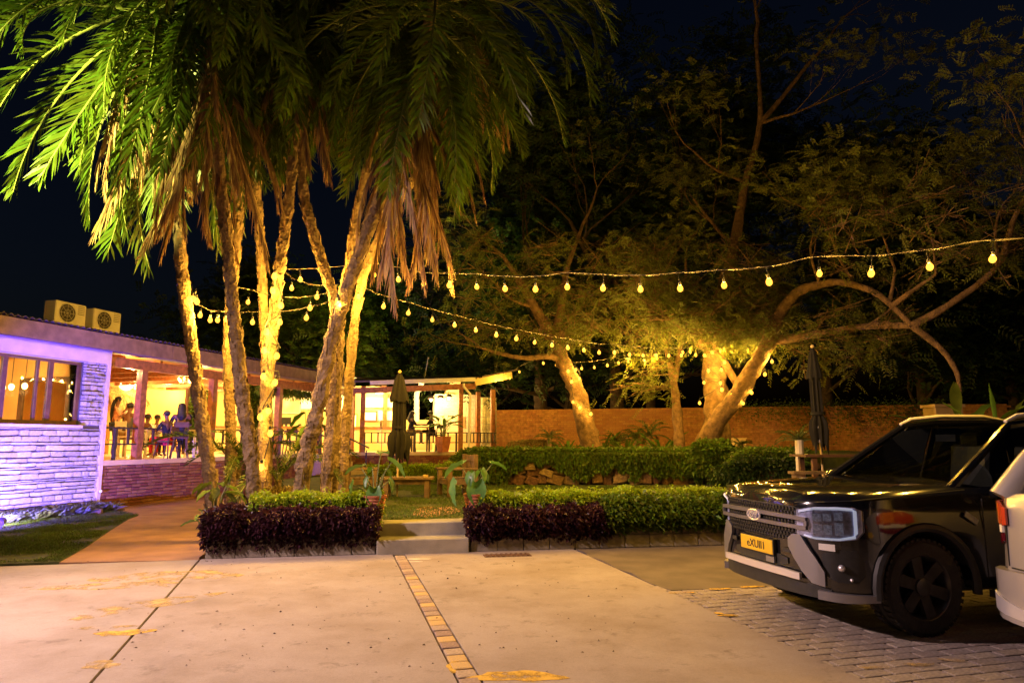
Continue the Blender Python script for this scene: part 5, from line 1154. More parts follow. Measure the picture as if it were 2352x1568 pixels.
def pot(u, v, d, z0, label, seed, leaves):
    q = AT(u, v, d); t = thing('terracotta_pot', (q.x, q.y, z0), label[0], 'pot'); H = .42; prof = [(.1, 0)]
    for k in range(9): f = k/8; r = .105+.055*f; prof += [(r+.004, .01+f*(H-.08)), (r-.004, .03+f*(H-.08))]
    prof += [(.175, H-.03), (.178, H), (.155, H), (.15, H-.05), (.02, H-.05)]
    MB().lathe(prof, 22).build('pot_body', TERRA, t, local=True, smooth=True, ang=50); MB().lathe([(.148, H-.06), (.148, H-.045), (.01, H-.04)], 14).build('soil', SOIL, t, local=True)
    leafplant('elephant_ear', label[1], (q.x, q.y, z0+H-.05), leaves, EAR, 'plant', True, stalk=.012)
pot(860, 1168, 10.35, .37, ('ribbed terracotta pot at the left of the concrete steps', 'elephant ear plant with broad heart leaves in the left pot'), 1,
    [(.35, .25, .55, .34, .3, .5), (1.2, .14, .68, .25, .17, -.3), (2.9, .26, .48, .3, .2, .1), (3.4, .34, .22, .25, .17, 1.2), (4.8, .12, .12, .28, .24, 1.2), (5.7, .3, .28, .2, .12, .9), (.9, .2, .42, .18, .12, .4), (2.2, .12, .45, .18, .12, .2), (4.2, .18, .3, .16, .1, .9)])
pot(1090, 1158, 10.65, .37, ('ribbed terracotta pot half hidden at the right of steps', 'elephant ear plant with drooping heart leaves in the right pot'), 2,
    [(2.9, .25, .5, .36, .32, .35), (3.6, .33, .2, .36, .28, 1.25), (4.9, .14, .18, .36, .32, 1.2), (.3, .3, .52, .26, .18, .1), (1.6, .14, .38, .2, .16, .3), (5.6, .16, .4, .2, .15, .9), (.8, .2, .35, .18, .12, .6), (4.3, .14, .34, .22, .17, 1.0)])

# ------------------------------------------------------------------ pickup
PAINT = mat('black_paint', (.009, .009, .011), .14, .1, 3, coat=1.0, spec=.5)
CHROME = mat('chrome', (.85, .83, .88), .3, .03, 3, metal=.6); SATIN = mat('satin_silver', (.32, .32, .36), .35, .05, 3, metal=.7)
TRIM = mat('black_trim', (.02, .02, .02), .55, .2, 20); RUB_ = mat('tyre_rubber', (.022, .021, .02), .85, .3, 15, .5, 60)
DRL = mat('lamp_silver_glow', (.8, .83, 1.0), .25, .05, 3, emit=.4); LENS = glass('lamp_lens', (.95, .96, 1)); CARGL = glass('car_glass', (.5, .53, .48)); LAMPB = mat('lamp_bowl', (.4, .43, .62), .3, .4, 25, metal=.2)  # lamp outline has emission added, standing in for light it would reflect
fw = V((-.97, -.24, 0)).normalized(); lf = V((.24, -.97, 0)).normalized(); Wc = G(2100, 1456)
PO = Wc-lf*.83+V((.07, .02, 0)); pk = thing('pickup_truck', (PO.x, PO.y, 0), 'black pickup truck with yellow plate parked at the right', 'pickup', None, math.atan2(fw.y, fw.x))
PLAN = [(.93, 0), (.925, .3), (.9, .52), (.85, .68), (.77, .8), (.65, .88), (.45, .925), (.2, .94), (-.3, .945), (-.8, .945)]
CUM = [0]
for (x0, y0), (x1, y1) in zip(PLAN, PLAN[1:]): CUM.append(CUM[-1]+math.hypot(x1-x0, y1-y0))
def plan(a, off=0):
    s = -1 if a < 0 else 1; a = abs(a)
    for i in range(len(CUM)-1):
        if a <= CUM[i+1] or i == len(CUM)-2:
            f = (a-CUM[i])/(CUM[i+1]-CUM[i]); (x0, y0), (x1, y1) = PLAN[i], PLAN[i+1]; dx, dy = x1-x0, y1-y0; l = math.hypot(dx, dy)
            if i == 0: nx, ny = 1, 0
            else: nx, ny = dy/l, -dx/l
            return V((x0+dx*f+nx*off, s*(y0+dy*f+ny*off), 0))
def fpanel(name, prof, off, th, m, parent, both=True, k=3, bevel=0):
    for s in ((1, -1) if both else (1,)):
        pp = []
        for i in range(len(prof)-1):
            for j in range(k): f = j/k; pp.append(tuple(prof[i][c]*(1-f)+prof[i+1][c]*f for c in range(3)))
        pp.append(prof[-1]); vs = []
        for a, zl, zh in pp:
            for o_ in (off, off+th):
                for z in (zl, zh): q = plan(a*s if s > 0 else -a, o_); vs.append((q.x, q.y*(1 if True else 1), z))
        n = len(pp); fs = []
        for i in range(n-1): b0 = 4*i; fs += [(b0+2, b0+6, b0+7, b0+3), (b0, b0+1, b0+5, b0+4), (b0+1, b0+3, b0+7, b0+5), (b0, b0+4, b0+6, b0+2)]
        fs += [(0, 2, 3, 1), (4*n-4, 4*n-3, 4*n-1, 4*n-2)]
        mb = MB(); mb.add(vs, fs); o = mb.build(name, m, parent, local=True, smooth=True, ang=35)
    return o
def arch(x, cx, Rr=.48, zc=.38, low=.36):
    d_ = abs(x-cx); return max(low, zc+math.sqrt(max(0, Rr*Rr-d_*d_))) if d_ < Rr else low
def wid(x, table):
    for (x0, w0), (x1, w1) in zip(table, table[1:]):
        if x <= x0 and x >= x1: return w0+(w1-w0)*(x0-x)/(x0-x1+1e-9)
    return table[-1][1]
WT = [(.93, .3), (.9, .52), (.85, .68), (.77, .8), (.65, .88), (.45, .925), (.2, .94), (-4.2, .94), (-4.4, .9)]
BT_ = [(.93, 1.055), (.85, 1.11), (.65, 1.135), (.2, 1.16), (-.6, 1.19), (-3.2, 1.2), (-4.4, 1.22)]
xs = sorted(set([.93, .9, .85, .77, .65, .55, .5, -.6, -.9, -1.3, -1.7, -2.2, -2.7, -4.0, -4.2, -4.4]+[round(-.48+.06*i, 3) for i in range(17)]+[round(-3.75+.06*i, 3) for i in range(17)]), reverse=True)
mb = MB(); rows = []
for x in xs:
    w = wid(x, WT); bz = wid(x, BT_); zb = max(arch(x, 0), arch(x, -3.27)); hc = .06 if x > -.7 else .0
    mid = max(.78, zb+.015); fl = .012 if abs(x) < .62 or abs(x+3.27) < .62 else 0
    half = [(w*.9, zb), (w+fl, zb+.008), (w+fl, mid), (w*.995, bz-.16 if bz-.16 > mid else mid+.01), (w*.965, bz-.05), (w*.91, bz-.005), (w*.8, bz+hc*.45), (w*.45, bz+hc*.9), (0, bz+hc)]
    rows.append([V((x, y_, z_)) for y_, z_ in half]+[V((x, -y_, z_)) for y_, z_ in half[-2::-1]])
k = len(rows[0]); vs = [p for r in rows for p in r]
fs = [(i*k+j, i*k+j+1, (i+1)*k+j+1, (i+1)*k+j) for i in range(len(rows)-1) for j in range(k-1)]+[tuple(range(k)), tuple((len(rows)-1)*k+j for j in range(k))]
mb.add(vs, fs); body = mb.build('body', PAINT, pk, local=True, smooth=True, ang=28)
MB().box((-1.7, 0, .45), (4.6, 1.5, .3)).build('chassis', TRIM, pk, local=True)
for cx in (0, -3.27):
    for s in (1, -1):
        mb = MB(); n = 18; vs = []
        for i in range(n+1):
            th = math.pi*(1-i/n)*1.0; vs += [(cx+.47*math.cos(th), s*.93, .38+.47*math.sin(th)), (cx+.47*math.cos(th), s*.5, .38+.47*math.sin(th))]
        mb.add(vs, [(2*i, 2*i+1, 2*i+3, 2*i+2) for i in range(n)]); mb.build('wheel_arch_liner', TRIM, pk, local=True)
        mb = MB(); mb.tube([(cx+.5*math.cos(math.pi*(1.04-i/18*1.08)), s*.945, .38+.5*math.sin(math.pi*(1.04-i/18*1.08))) for i in range(19)], .038, 7); mb.build('fender_flare', TRIM, pk, local=True, smooth=True)
# bonnet crease and shut lines
for s in (1, -1): MB().tube([(.84, s*.48, 1.115), (.5, s*.56, 1.153), (-.1, s*.63, 1.187), (-.6, s*.68, 1.205)], .008, 5).build('bonnet_crease', PAINT, pk, local=True)
MB().tube([(.0-.62, .951, .45), (-.62, .951, 1.1)], .006, 4).build('door_seam', TRIM, pk, local=True); MB().tube([(-1.72, .951, .42), (-1.72, .951, 1.12)], .006, 4).build('door_seam', TRIM, pk, local=True)
MB().bar((-1.4, .97, 1.0), (-1.62, .97, 1.0), .035, .035).build('door_handle', CHROME, pk, local=True)
MB().bar((-.55, .955, .9), (-.42, .962, .98), .012, .05).build('side_badge', SATIN, pk, local=True)
MB().bar((-.7, .93, .3), (-2.75, .93, .3), .12, .06).build('side_step', TRIM, pk, local=True)
# cabin
A0 = {s: V((-.52, s*.79, 1.19)) for s in (1, -1)}; A1 = {s: V((-1.36, s*.63, 1.74)) for s in (1, -1)}; C0 = {s: V((-3.12, s*.8, 1.2)) for s in (1, -1)}; C1 = {s: V((-2.82, s*.63, 1.78)) for s in (1, -1)}
def patch(name, c00, c10, c11, c01, bow, m, n=6, th=0):
    mb = MB(); vs = []
    nrm = (c10-c00).cross(c01-c00).normalized()
    for i in range(n+1):
        for j in range(n+1):
            u, v = i/n, j/n; p = (c00*(1-u)+c10*u)*(1-v)+(c01*(1-u)+c11*u)*v; vs.append(p+nrm*bow*4*u*(1-u)*(.4+.6*4*v*(1-v)))
    mb.add(vs, [(i*(n+1)+j, (i+1)*(n+1)+j, (i+1)*(n+1)+j+1, i*(n+1)+j+1) for i in range(n) for j in range(n)]); return mb.build(name, m, pk, local=True, smooth=True, ang=90)
patch('windscreen', A0[1], A0[-1], A1[-1], A1[1], -.06 if False else .05, CARGL)
roof = patch('roof', A1[1], A1[-1], C1[-1], C1[1], .055, PAINT, 8)
patch('rear_window', C0[-1], C0[1], C1[1], C1[-1], .02, CARGL)
for s in (1, -1):
    m1 = V((-1.78, s*.635, 1.775)); m0 = V((-1.72, s*.82, 1.18))
    sw = patch('side_window', A0[s]+V((-.12, s*.02, 0)), m0, m1, A1[s]+V((-.06, 0, .005)), .01*s, CARGL, 3); patch('side_window', m0+V((-.1, 0, 0)), C0[s]+V((.1, 0, 0)), C1[s]+V((.05, 0, 0)), m1+V((-.08, 0, 0)), .01*s, CARGL, 3)
    MB().tube([A0[s]+V((.06, 0, -.02)), A0[s].lerp(A1[s], .5)+V((0, 0, .012)), A1[s]], [.045, .038, .036], 8).build('a_pillar', PAINT, pk, local=True, smooth=True)
    MB().tube([A1[s], V((-1.8, s*.645, 1.785)), V((-2.4, s*.645, 1.8)), C1[s]], .04, 8).build('roof_side', PAINT, pk, local=True, smooth=True)
    MB().tube([m0+V((-.05, 0, 0)), m1+V((-.04, 0, 0))], .04, 6).build('b_pillar', PAINT, pk, local=True); MB().tube([C0[s], C1[s]], .07, 8).build('c_pillar', PAINT, pk, local=True)
    MB().tube([A1[s]+V((.02, s*.0, .03)), A1[s]+V((-.12, 0, .085)), V((-1.9, s*.63, 1.862)), V((-2.5, s*.63, 1.865)), V((-2.82, s*.63, 1.82))], [.018, .024, .026, .026, .018], 8).build('roof_rail', mat('rail_silver', (.8, .74, .66), .3, .05, 3), pk, local=True, smooth=True)
    mr = MB(); mr.ball((-.78, s*1.08, 1.19), (.075, .125, .095), 12, 8); mr.tube([(-.78, s*.9, 1.12), (-.78, s*1.0, 1.15)], .03, 6); mir = mr.build('door_mirror', PAINT, pk, local=True, smooth=True)
    MB().box((-.862, s*1.08, 1.19), (.006, .2, .14)).build('mirror_glass', CHROME, mir, local=True)
# interior
for s in (1, -1):
    mb = MB(); mb.box((-1.75, s*.38, .95), (.5, .5, .16)); mb.box((-2.0, s*.38, 1.25), (.14, .48, .6), Matrix.Rotation(-.15, 3, 'Y')); mb.box((-2.04, s*.38, 1.6), (.1, .26, .16)); mb.build('seat', TRIM, pk, local=True, bevel=.03)
MB().box((-.95, 0, 1.08), (.4, 1.4, .2)).build('dashboard', TRIM, pk, local=True, bevel=.04)
MB().lathe([(.165, -.012), (.185, 0), (.165, .012)], 20, (-1.2, .38, 1.2), 'X').build('steering_wheel', TRIM, pk, local=True)
MB().box((-1.3, 0, 1.62), (.03, .24, .07)).build('rear_view_mirror', TRIM, pk, local=True); MB().bar((-.7, .15, 1.215), (-.62, -.45, 1.205), .02, .02).build('wiper', TRIM, pk, local=True)
# front: grille, bars, lamps, bumper
gr_ = fpanel('grille', [(0, .735, 1.035), (.3, .735, 1.035), (.5, .76, 1.03), (.57, .82, 1.01)], .004, .012, TRIM, pk)
mb = MB()
for i in range(-13, 14):
    for j in range(8):
        a = i*.041+(.02 if j % 2 else 0)
        if abs(a) > .53 or (abs(a) < .1 and 2 < j < 6): continue
        q = plan(a, .02); mb.box((q.x, q.y, .755+j*.036), (.02, .026, .022), Matrix.Rotation(.6, 3, 'X'))
mb.build('grille_mesh', mat('grille_plastic', (.03, .03, .03), .3), gr_, local=True)['kind'] = 'stuff'
GBAR = mat('grille_bar', (.3, .29, .32), .28, .05, 3, metal=.7)
fpanel('grille_bar', [(0, .93, .965), (.5, .925, .96), (.64, .918, .95)], .02, .035, GBAR, pk); fpanel('grille_bar', [(0, .855, .887), (.5, .85, .882), (.64, .845, .877)], .02, .035, GBAR, pk); fpanel('grille_bar_end', [(.62, .874, .925), (.65, .88, .92)], .02, .035, GBAR, pk)
emb = MB(); c = plan(0, .055); n = 24
emb.add([(c.x+.012, 0, .912)]+[(c.x, .1*math.cos(k*6.2832/n), .912+.045*math.sin(k*6.2832/n)) for k in range(n)], [(0, 1+k, 1+(k+1) % n) for k in range(n)]); emb = emb.build('emblem', mat('emblem_fill', (.2, .22, .4), .25, .1, 3, metal=.5), pk, local=True)
MB().tube([(c.x, .1*math.cos(k*6.2832/n), .912+.045*math.sin(k*6.2832/n)) for k in range(n+1)], .009, 6).build('emblem_ring', CHROME, emb, local=True)
MB().box((c.x-.03, 0, .912), (.05, .14, .06)).build('emblem_base', TRIM, emb, local=True)
def text(s, size, loc, m, parent, shear=0, rot=(math.pi/2, 0, math.pi/2), ext=.002):
    cu = bpy.data.curves.new('lettering', 'FONT'); cu.body = s; cu.size = size; cu.extrude = ext; cu.align_x = 'CENTER'; cu.align_y = 'CENTER'; cu.shear = shear
    o = bpy.data.objects.new('lettering', cu); COL.objects.link(o); bpy.context.view_layer.update(); me = bpy.data.meshes.new_from_object(o.evaluated_get(bpy.context.evaluated_depsgraph_get())); bpy.data.objects.remove(o)
    me.materials.clear(); return link('lettering', me, m, parent, loc, rot)
text('Ford', .068, (c.x+.016, 0, .912), CHROME, emb, .3)
# headlamps
for s in (1, -1): MB().tube([(.9-.0, s*.5, 1.062), (.8, s*.76, 1.085), (.62, s*.868, 1.098), (.2, s*.905, 1.13), (-.5, s*.9, 1.172)], .005, 4).build('bonnet_gap', TRIM, pk, local=True)
for s in (1, -1):
    sgn = [s]
HP = [(.53, .80, 1.005), (.7, .775, 1.04), (.88, .775, 1.05), (1.0, .79, 1.045), (1.06, .85, 1.02)]
hl = None
def fside(name, prof, off, th, m, parent, s, k=3):
    pp = []
    for i in range(len(prof)-1):
        for j in range(k): f = j/k; pp.append(tuple(prof[i][c_]*(1-f)+prof[i+1][c_]*f for c_ in range(3)))
    pp.append(prof[-1]); vs = []
    for a, zl, zh in pp:
        for o_ in (off, off+th):
            for z in (zl, zh): q = plan(a*s, o_); vs.append((q.x, q.y, z))
    n = len(pp); fs = []
    for i in range(n-1): b0 = 4*i; fs += [(b0+2, b0+6, b0+7, b0+3), (b0, b0+1, b0+5, b0+4), (b0+1, b0+3, b0+7, b0+5), (b0, b0+4, b0+6, b0+2)]
    fs += [(0, 2, 3, 1), (4*n-4, 4*n-3, 4*n-1, 4*n-2)]; mb = MB(); mb.add(vs, fs); return mb.build(name, m, parent, local=True, smooth=True, ang=35)
for s in (1, -1):
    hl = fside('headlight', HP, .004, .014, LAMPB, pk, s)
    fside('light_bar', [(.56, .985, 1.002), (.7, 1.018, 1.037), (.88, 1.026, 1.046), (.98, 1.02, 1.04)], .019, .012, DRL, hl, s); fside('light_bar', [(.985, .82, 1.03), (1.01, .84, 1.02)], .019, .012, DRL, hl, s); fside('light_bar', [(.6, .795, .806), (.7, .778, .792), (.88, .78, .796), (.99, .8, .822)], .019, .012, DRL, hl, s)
    for a, z0_, z1_ in ((.72, .82, .9), (.8, .82, .9), (.88, .82, .92), (.72, .925, .985), (.8, .93, .99), (.88, .94, 1.0)): fside('glowing_reflector_cell', [(a-.033, z0_, z1_), (a+.033, z0_, z1_)], .017, .006, mat('glowing_reflector_cell', (.55, .58, .85), .2, .35, 40, .6, 90, emit=.07), hl, s)  # faint emission added to brighten the cells; they are reflectors, not lamps
    fside('lens', [(a, zl+.002, zh-.002) for a, zl, zh in HP], .036, .004, LENS, hl, s)
    fside('bumper_blade', [(.44, .69, .76), (.5, .6, .8), (.57, .5, .8), (.66, .42, .68), (.76, .4, .52)], .012, .03, SATIN, pk, s)
    fg = fside('fog_pocket', [(.74, .5, .66), (.86, .44, .7), (1.0, .44, .7), (1.06, .5, .62)], .003, .008, TRIM, pk, s)
    fside('reflector', [(.72, .695, .745), (.84, .69, .745)], .012, .012, WHITE, pk, s); q = plan(.88*s, .02); MB().ball((q.x, q.y, .56), .028, 10, 7).build('fog_lamp', CHROME, fg, local=True, smooth=True); q = plan(.95*s, .02); MB().ball((q.x, q.y, .47), .014, 8, 6).build('sensor', CHROME, fg, local=True)
    fside('bumper_corner', [(.7, .3, .37), (.9, .29, .36), (1.15, .3, .35)], .0, .05, SATIN, pk, s)
fpanel('bumper', [(0, .4, .74), (.45, .4, .74), (.6, .4, .8), (.8, .38, .8), (1.1, .38, .8)], -.015, .02, PAINT, pk)
fpanel('skid_bar', [(0, .435, .495), (.4, .435, .495), (.56, .43, .485)], .03, .035, CHROME, pk); fpanel('lower_lip', [(0, .3, .42), (.5, .3, .41), (.8, .3, .39)], -.03, .04, TRIM, pk)
fpanel('lower_intake', [(0, .5, .6), (.3, .5, .6), (.4, .53, .58)], .006, .01, TRIM, pk); fpanel('side_intake', [(.36, .63, .665), (.45, .63, .665)], .012, .02, TRIM, pk)
c = plan(0, .03); pl_ = MB().box((c.x+.01, 0, .645), (.012, .5, .125)).build('number_plate', mat('plate_yellow', (.8, .5, .02), .45, .06, 6), pk, local=True, bevel=.004)
text('eXUII1', .1, (c.x+.0175, 0, .643), TRIM, pl_, 0); MB().box((c.x-.005, 0, .645), (.03, .52, .14)).build('plate_holder', TRIM, pl_, local=True)
MB().box((c.x+.0, .2, .54), (.02, .12, .05)).build('tow_cover', SATIN, pk, local=True)
def wheel(parent, x, y, s, r=.385, w=.26, spoke_m=None, rim_m=None, z=None):
    z = r if z is None else z; hub = bpy.data.objects.new('wheel', None); COL.objects.link(hub); hub.parent = parent; hub.location = (x, y, z)
    # wheel is a mesh part: tyre carries rim as sub-parts
    bpy.data.objects.remove(hub)
    h = w/2; pr = [(r*.66, -h*.86), (r*.8, -h), (r*.93, -h*.98), (r, -h*.78), (r*1.0, -h*.3), (r*.985, -h*.28), (r*.985, -h*.2), (r, -h*.18), (r, h*.18), (r*.985, h*.2), (r*.985, h*.28), (r, h*.3), (r, h*.78), (r*.93, h*.98), (r*.8, h), (r*.66, h*.86)]
    wh = link('wheel', MB().lathe(pr, 40, axis='Y', caps=False).mesh('wheel', RUB_, smooth=True, ang=30), None, parent, (x, y, z))
    mb = MB()
    for k in range(44):
        th = k*6.2832/44
        for sy in (-1, 1): mb.box((r*1.004*math.cos(th+.05*sy), sy*h*.62, r*1.004*math.sin(th+.05*sy)), (.02, h*.5, .035), Matrix.Rotation(-th, 3, 'Y'))
    mb.build('tread_blocks', RUB_, wh, local=True)['kind'] = 'stuff'
    rim = rim_m or mat('wheel_dark', (.07, .065, .06), .35, .3, 8, metal=.6); y1 = s*h*.62
    MB().lathe([(r*.68, s*h*.9), (r*.66, s*h*.86), (r*.62, s*h*.5), (r*.6, 0)], 40, axis='Y', caps=False).build('rim', rim, wh, local=True, smooth=True)
    MB().lathe([(r*.6, -s*h*.1), (.01, -s*h*.1)], 30, axis='Y').build('brake_disc', TRIM, wh, local=True)
    for k in range(6):
        th = k*1.0472+.3; mb = MB(); d_ = V((math.cos(th), 0, math.sin(th))); t_ = V((-math.sin(th), 0, math.cos(th)))
        vs = [d_*(r*.12)+t_*e*.045+V((0, y1+o_, 0)) for o_ in (0, -s*.04) for e in (-1, 1)]+[d_*(r*.64)+t_*e*.05+V((0, y1+s*.018+o_, 0)) for o_ in (0, -s*.04) for e in (-1, 1)]
        mb.add(vs, [(0, 1, 5, 4), (2, 6, 7, 3), (0, 4, 6, 2), (1, 3, 7, 5), (4, 5, 7, 6), (0, 2, 3, 1)]); mb.build('spoke', rim, wh, local=True)
    MB().lathe([(r*.2, y1-s*.01), (r*.19, y1+s*.02), (r*.1, y1+s*.03)], 16, axis='Y').build('hub_cap', rim, wh, local=True, smooth=True)
    return wh
for x in (0, -3.27):
    for s in (1, -1): wheel(pk, x, s*.8, s)
fpanel('mud_flap', [(1.65, .24, .42), (1.68, .24, .42)], -.25, .02, TRIM, pk)

# ------------------------------------------------------------------ silver suv
SILV = mat('silver_paint', (.5, .46, .42), .3, .04, 3, metal=.35, coat=.8)
sf = -fw; sl = V((-sf.y, sf.x, 0)); cor = AT(2300, 1300, 5.3); SO = V((cor.x, cor.y, 0))+sf*.78-sl*.86
sv = thing('silver_suv', (SO.x, SO.y, 0), 'silver car with red tail lamp cut by the right edge', 'car', None, math.atan2(sf.y, sf.x))
WS = [(3.65, .4), (3.6, .6), (3.5, .75), (3.3, .86), (3.0, .91), (-.3, .92), (-.6, .89), (-.78, .82), (-.88, .7), (-.94, .4), (-.95, .2)]
BS = [(3.65, .75), (3.5, .85), (3.2, .95), (2.2, 1.05), (.2, 1.1), (-.5, 1.2), (-.95, 1.2)]
xs = sorted(set([3.65, 3.6, 3.5, 3.3, 3.15, 2.2, 1.8, 1.3, .8, .55, -.55, -.62, -.7, -.78, -.84, -.88, -.92, -.94, -.95]+[round(2.75-.48+.08*i, 3) for i in range(13)]+[round(-.48+.08*i, 3) for i in range(13)]), reverse=True)
rows = []
for x in xs:
    w = wid(x, WS); bz = wid(x, BS); zb = max(arch(x, 0, .44, .35, .3), arch(x, 2.75, .44, .35, .3)); hc = .05; md = max(.72, zb+.02)
    half = [(w*.88, zb), (w*1.0, zb+.02), (w*1.015, md*.8 if md*.8 > zb+.03 else zb+.03), (w*1.0, md+.02), (w*.98, bz-.12 if bz-.12 > md+.03 else md+.03), (w*.95, bz-.02), (w*.86, bz+.01), (w*.4, bz+hc), (0, bz+hc)]
    rows.append([V((x, y_, z_)) for y_, z_ in half]+[V((x, -y_, z_)) for y_, z_ in half[-2::-1]])
k = len(rows[0]); mb = MB(); mb.add([p for r in rows for p in r], [(i*k+j, i*k+j+1, (i+1)*k+j+1, (i+1)*k+j) for i in range(len(rows)-1) for j in range(k-1)]+[tuple(range(k)), tuple((len(rows)-1)*k+j for j in range(k))])
mb.build('body', SILV, sv, local=True, smooth=True, ang=45)
def rplan(t, off): # rear plan curve, t from 0 (centre) to 1 (side)
    c_ = [(-.95, 0), (-.95, .2), (-.94, .4), (-.88, .7), (-.78, .82), (-.6, .89), (-.3, .92)]; L_ = [0]
    for (x0, y0), (x1, y1) in zip(c_, c_[1:]): L_.append(L_[-1]+math.hypot(x1-x0, y1-y0))
    a = t*L_[-1]
    for i in range(len(c_)-1):
        if a <= L_[i+1]+1e-9:
            f = (a-L_[i])/(L_[i+1]-L_[i]); (x0, y0), (x1, y1) = c_[i], c_[i+1]; l = math.hypot(x1-x0, y1-y0); return V((x0+(x1-x0)*f-(y1-y0)/l*off, y0+(y1-y0)*f+(x1-x0)/l*off, 0))
def rpanel(name, prof, off, th, m, parent, n=4):
    for s in (1, -1):
        pp = []
        for i in range(len(prof)-1):
            for j in range(n): f = j/n; pp.append(tuple(prof[i][c_]*(1-f)+prof[i+1][c_]*f for c_ in range(3)))
        pp.append(prof[-1]); vs = []
        for t, zl, zh in pp:
            for o_ in (off, off+th):
                for z in (zl, zh): q = rplan(t, o_); vs.append((q.x, q.y*s, z))
        n_ = len(pp); fs = []
        for i in range(n_-1): b0 = 4*i; fs += [(b0+2, b0+6, b0+7, b0+3), (b0, b0+1, b0+5, b0+4), (b0+1, b0+3, b0+7, b0+5), (b0, b0+4, b0+6, b0+2)]
        fs += [(0, 2, 3, 1), (4*n_-4, 4*n_-3, 4*n_-1, 4*n_-2)]; mb = MB(); mb.add(vs, fs); o = mb.build(name, m, parent, local=True, smooth=True, ang=40)
TAIL = mat('tail_red', (.5, .06, .02), .15, .15, 5, coat=1); TAILD = mat('tail_dark_red', (.16, .005, .02), .15, .15, 5, coat=1)
rpanel('tail_light', [(.5, .99, 1.11), (.62, .96, 1.15), (.8, .95, 1.15), (.9, .97, 1.1)], .006, .016, TAIL, sv); rpanel('indicator', [(.55, .93, .985), (.8, .9, .955)], .006, .016, WHITE, sv); rpanel('tail_light_lower', [(.55, .87, .925), (.68, .82, .9), (.8, .84, .895)], .006, .014, TAILD, sv)
rpanel('bumper', [(0, .32, .68), (.4, .32, .68), (.7, .33, .66), (1.0, .36, .6)], .0, .07, SILV, sv); rpanel('chrome_strip', [(0, .36, .42), (.4, .36, .44), (.62, .38, .5)], .071, .015, CHROME, sv); rpanel('reflector', [(.66, .6, .64), (.74, .6, .64)], .071, .008, TAIL, sv)
def spatch(name, c00, c10, c11, c01, bow, m, n=5):
    global pk
    old = pk; pk = sv; o = patch(name, c00, c10, c11, c01, bow, m, n); pk = old; return o
r0 = {s: V((-.76, s*.72, 1.21)) for s in (1, -1)}; r1 = {s: V((-.42, s*.6, 1.68)) for s in (1, -1)}; w1 = {s: V((1.35, s*.6, 1.66)) for s in (1, -1)}; w0 = {s: V((2.15, s*.76, 1.08)) for s in (1, -1)}
spatch('rear_window', r0[-1]+V((0, .08, .03)), r0[1]-V((0, .08, -.03)), r1[1]-V((0, .06, .04)), r1[-1]+V((0, .06, -.04)), .03, CARGL); spatch('roof', r1[1], r1[-1], w1[-1], w1[1], -.05, SILV); spatch('windscreen', w0[1], w0[-1], w1[-1], w1[1], .04, CARGL)
for s in (1, -1):
    spatch('side_window', V((-.35, s*.84, 1.2)), V((1.95, s*.84, 1.08)), V((1.3, s*.62, 1.62)), V((-.2, s*.62, 1.64)), .01, CARGL); MB().tube([r0[s]+V((0, s*.06, -.05)), r0[s].lerp(r1[s], .5)+V((-.02, s*.02, 0)), r1[s]], [.12, .09, .07], 9).build('d_pillar', SILV, sv, local=True, smooth=True)
    MB().tube([w0[s], w1[s]], .045, 7).build('a_pillar', SILV, sv, local=True); MB().tube([r1[s]+V((.05, 0, .06)), V((.4, s*.6, 1.745)), w1[s]+V((-.1, 0, .06))], .02, 7).build('roof_rail', CHROME, sv, local=True)
    for x in (0, 2.75): wheel(sv, x, s*.78, s, .35, .22, None, SATIN)
rpanel('bumper_gap', [(0, .685, .695), (.5, .685, .695), (1.0, .61, .62)], -.004, .012, TRIM, sv); rpanel('tailgate_gap', [(.52, .7, 1.1), (.535, .7, 1.1)], -.004, .01, TRIM, sv); rpanel('tail_lens', [(.58, .99, 1.14), (.7, .985, 1.15)], .023, .006, mat('tail_amber', (.8, .22, .03), .15, .2, 20, coat=1), sv)
MB().box((1.4, 0, .42), (3.8, 1.4, .3)).build('chassis', TRIM, sv, local=True); MB().bar((-.5, -.5, 1.7), (-.5, .5, 1.7), .14, .04).build('spoiler', SILV, sv, local=True)
MB().box((-.97, 0, .82), (.02, .5, .12)).build('number_plate', mat('plate_yellow', (.8, .5, .02)), sv, local=True)

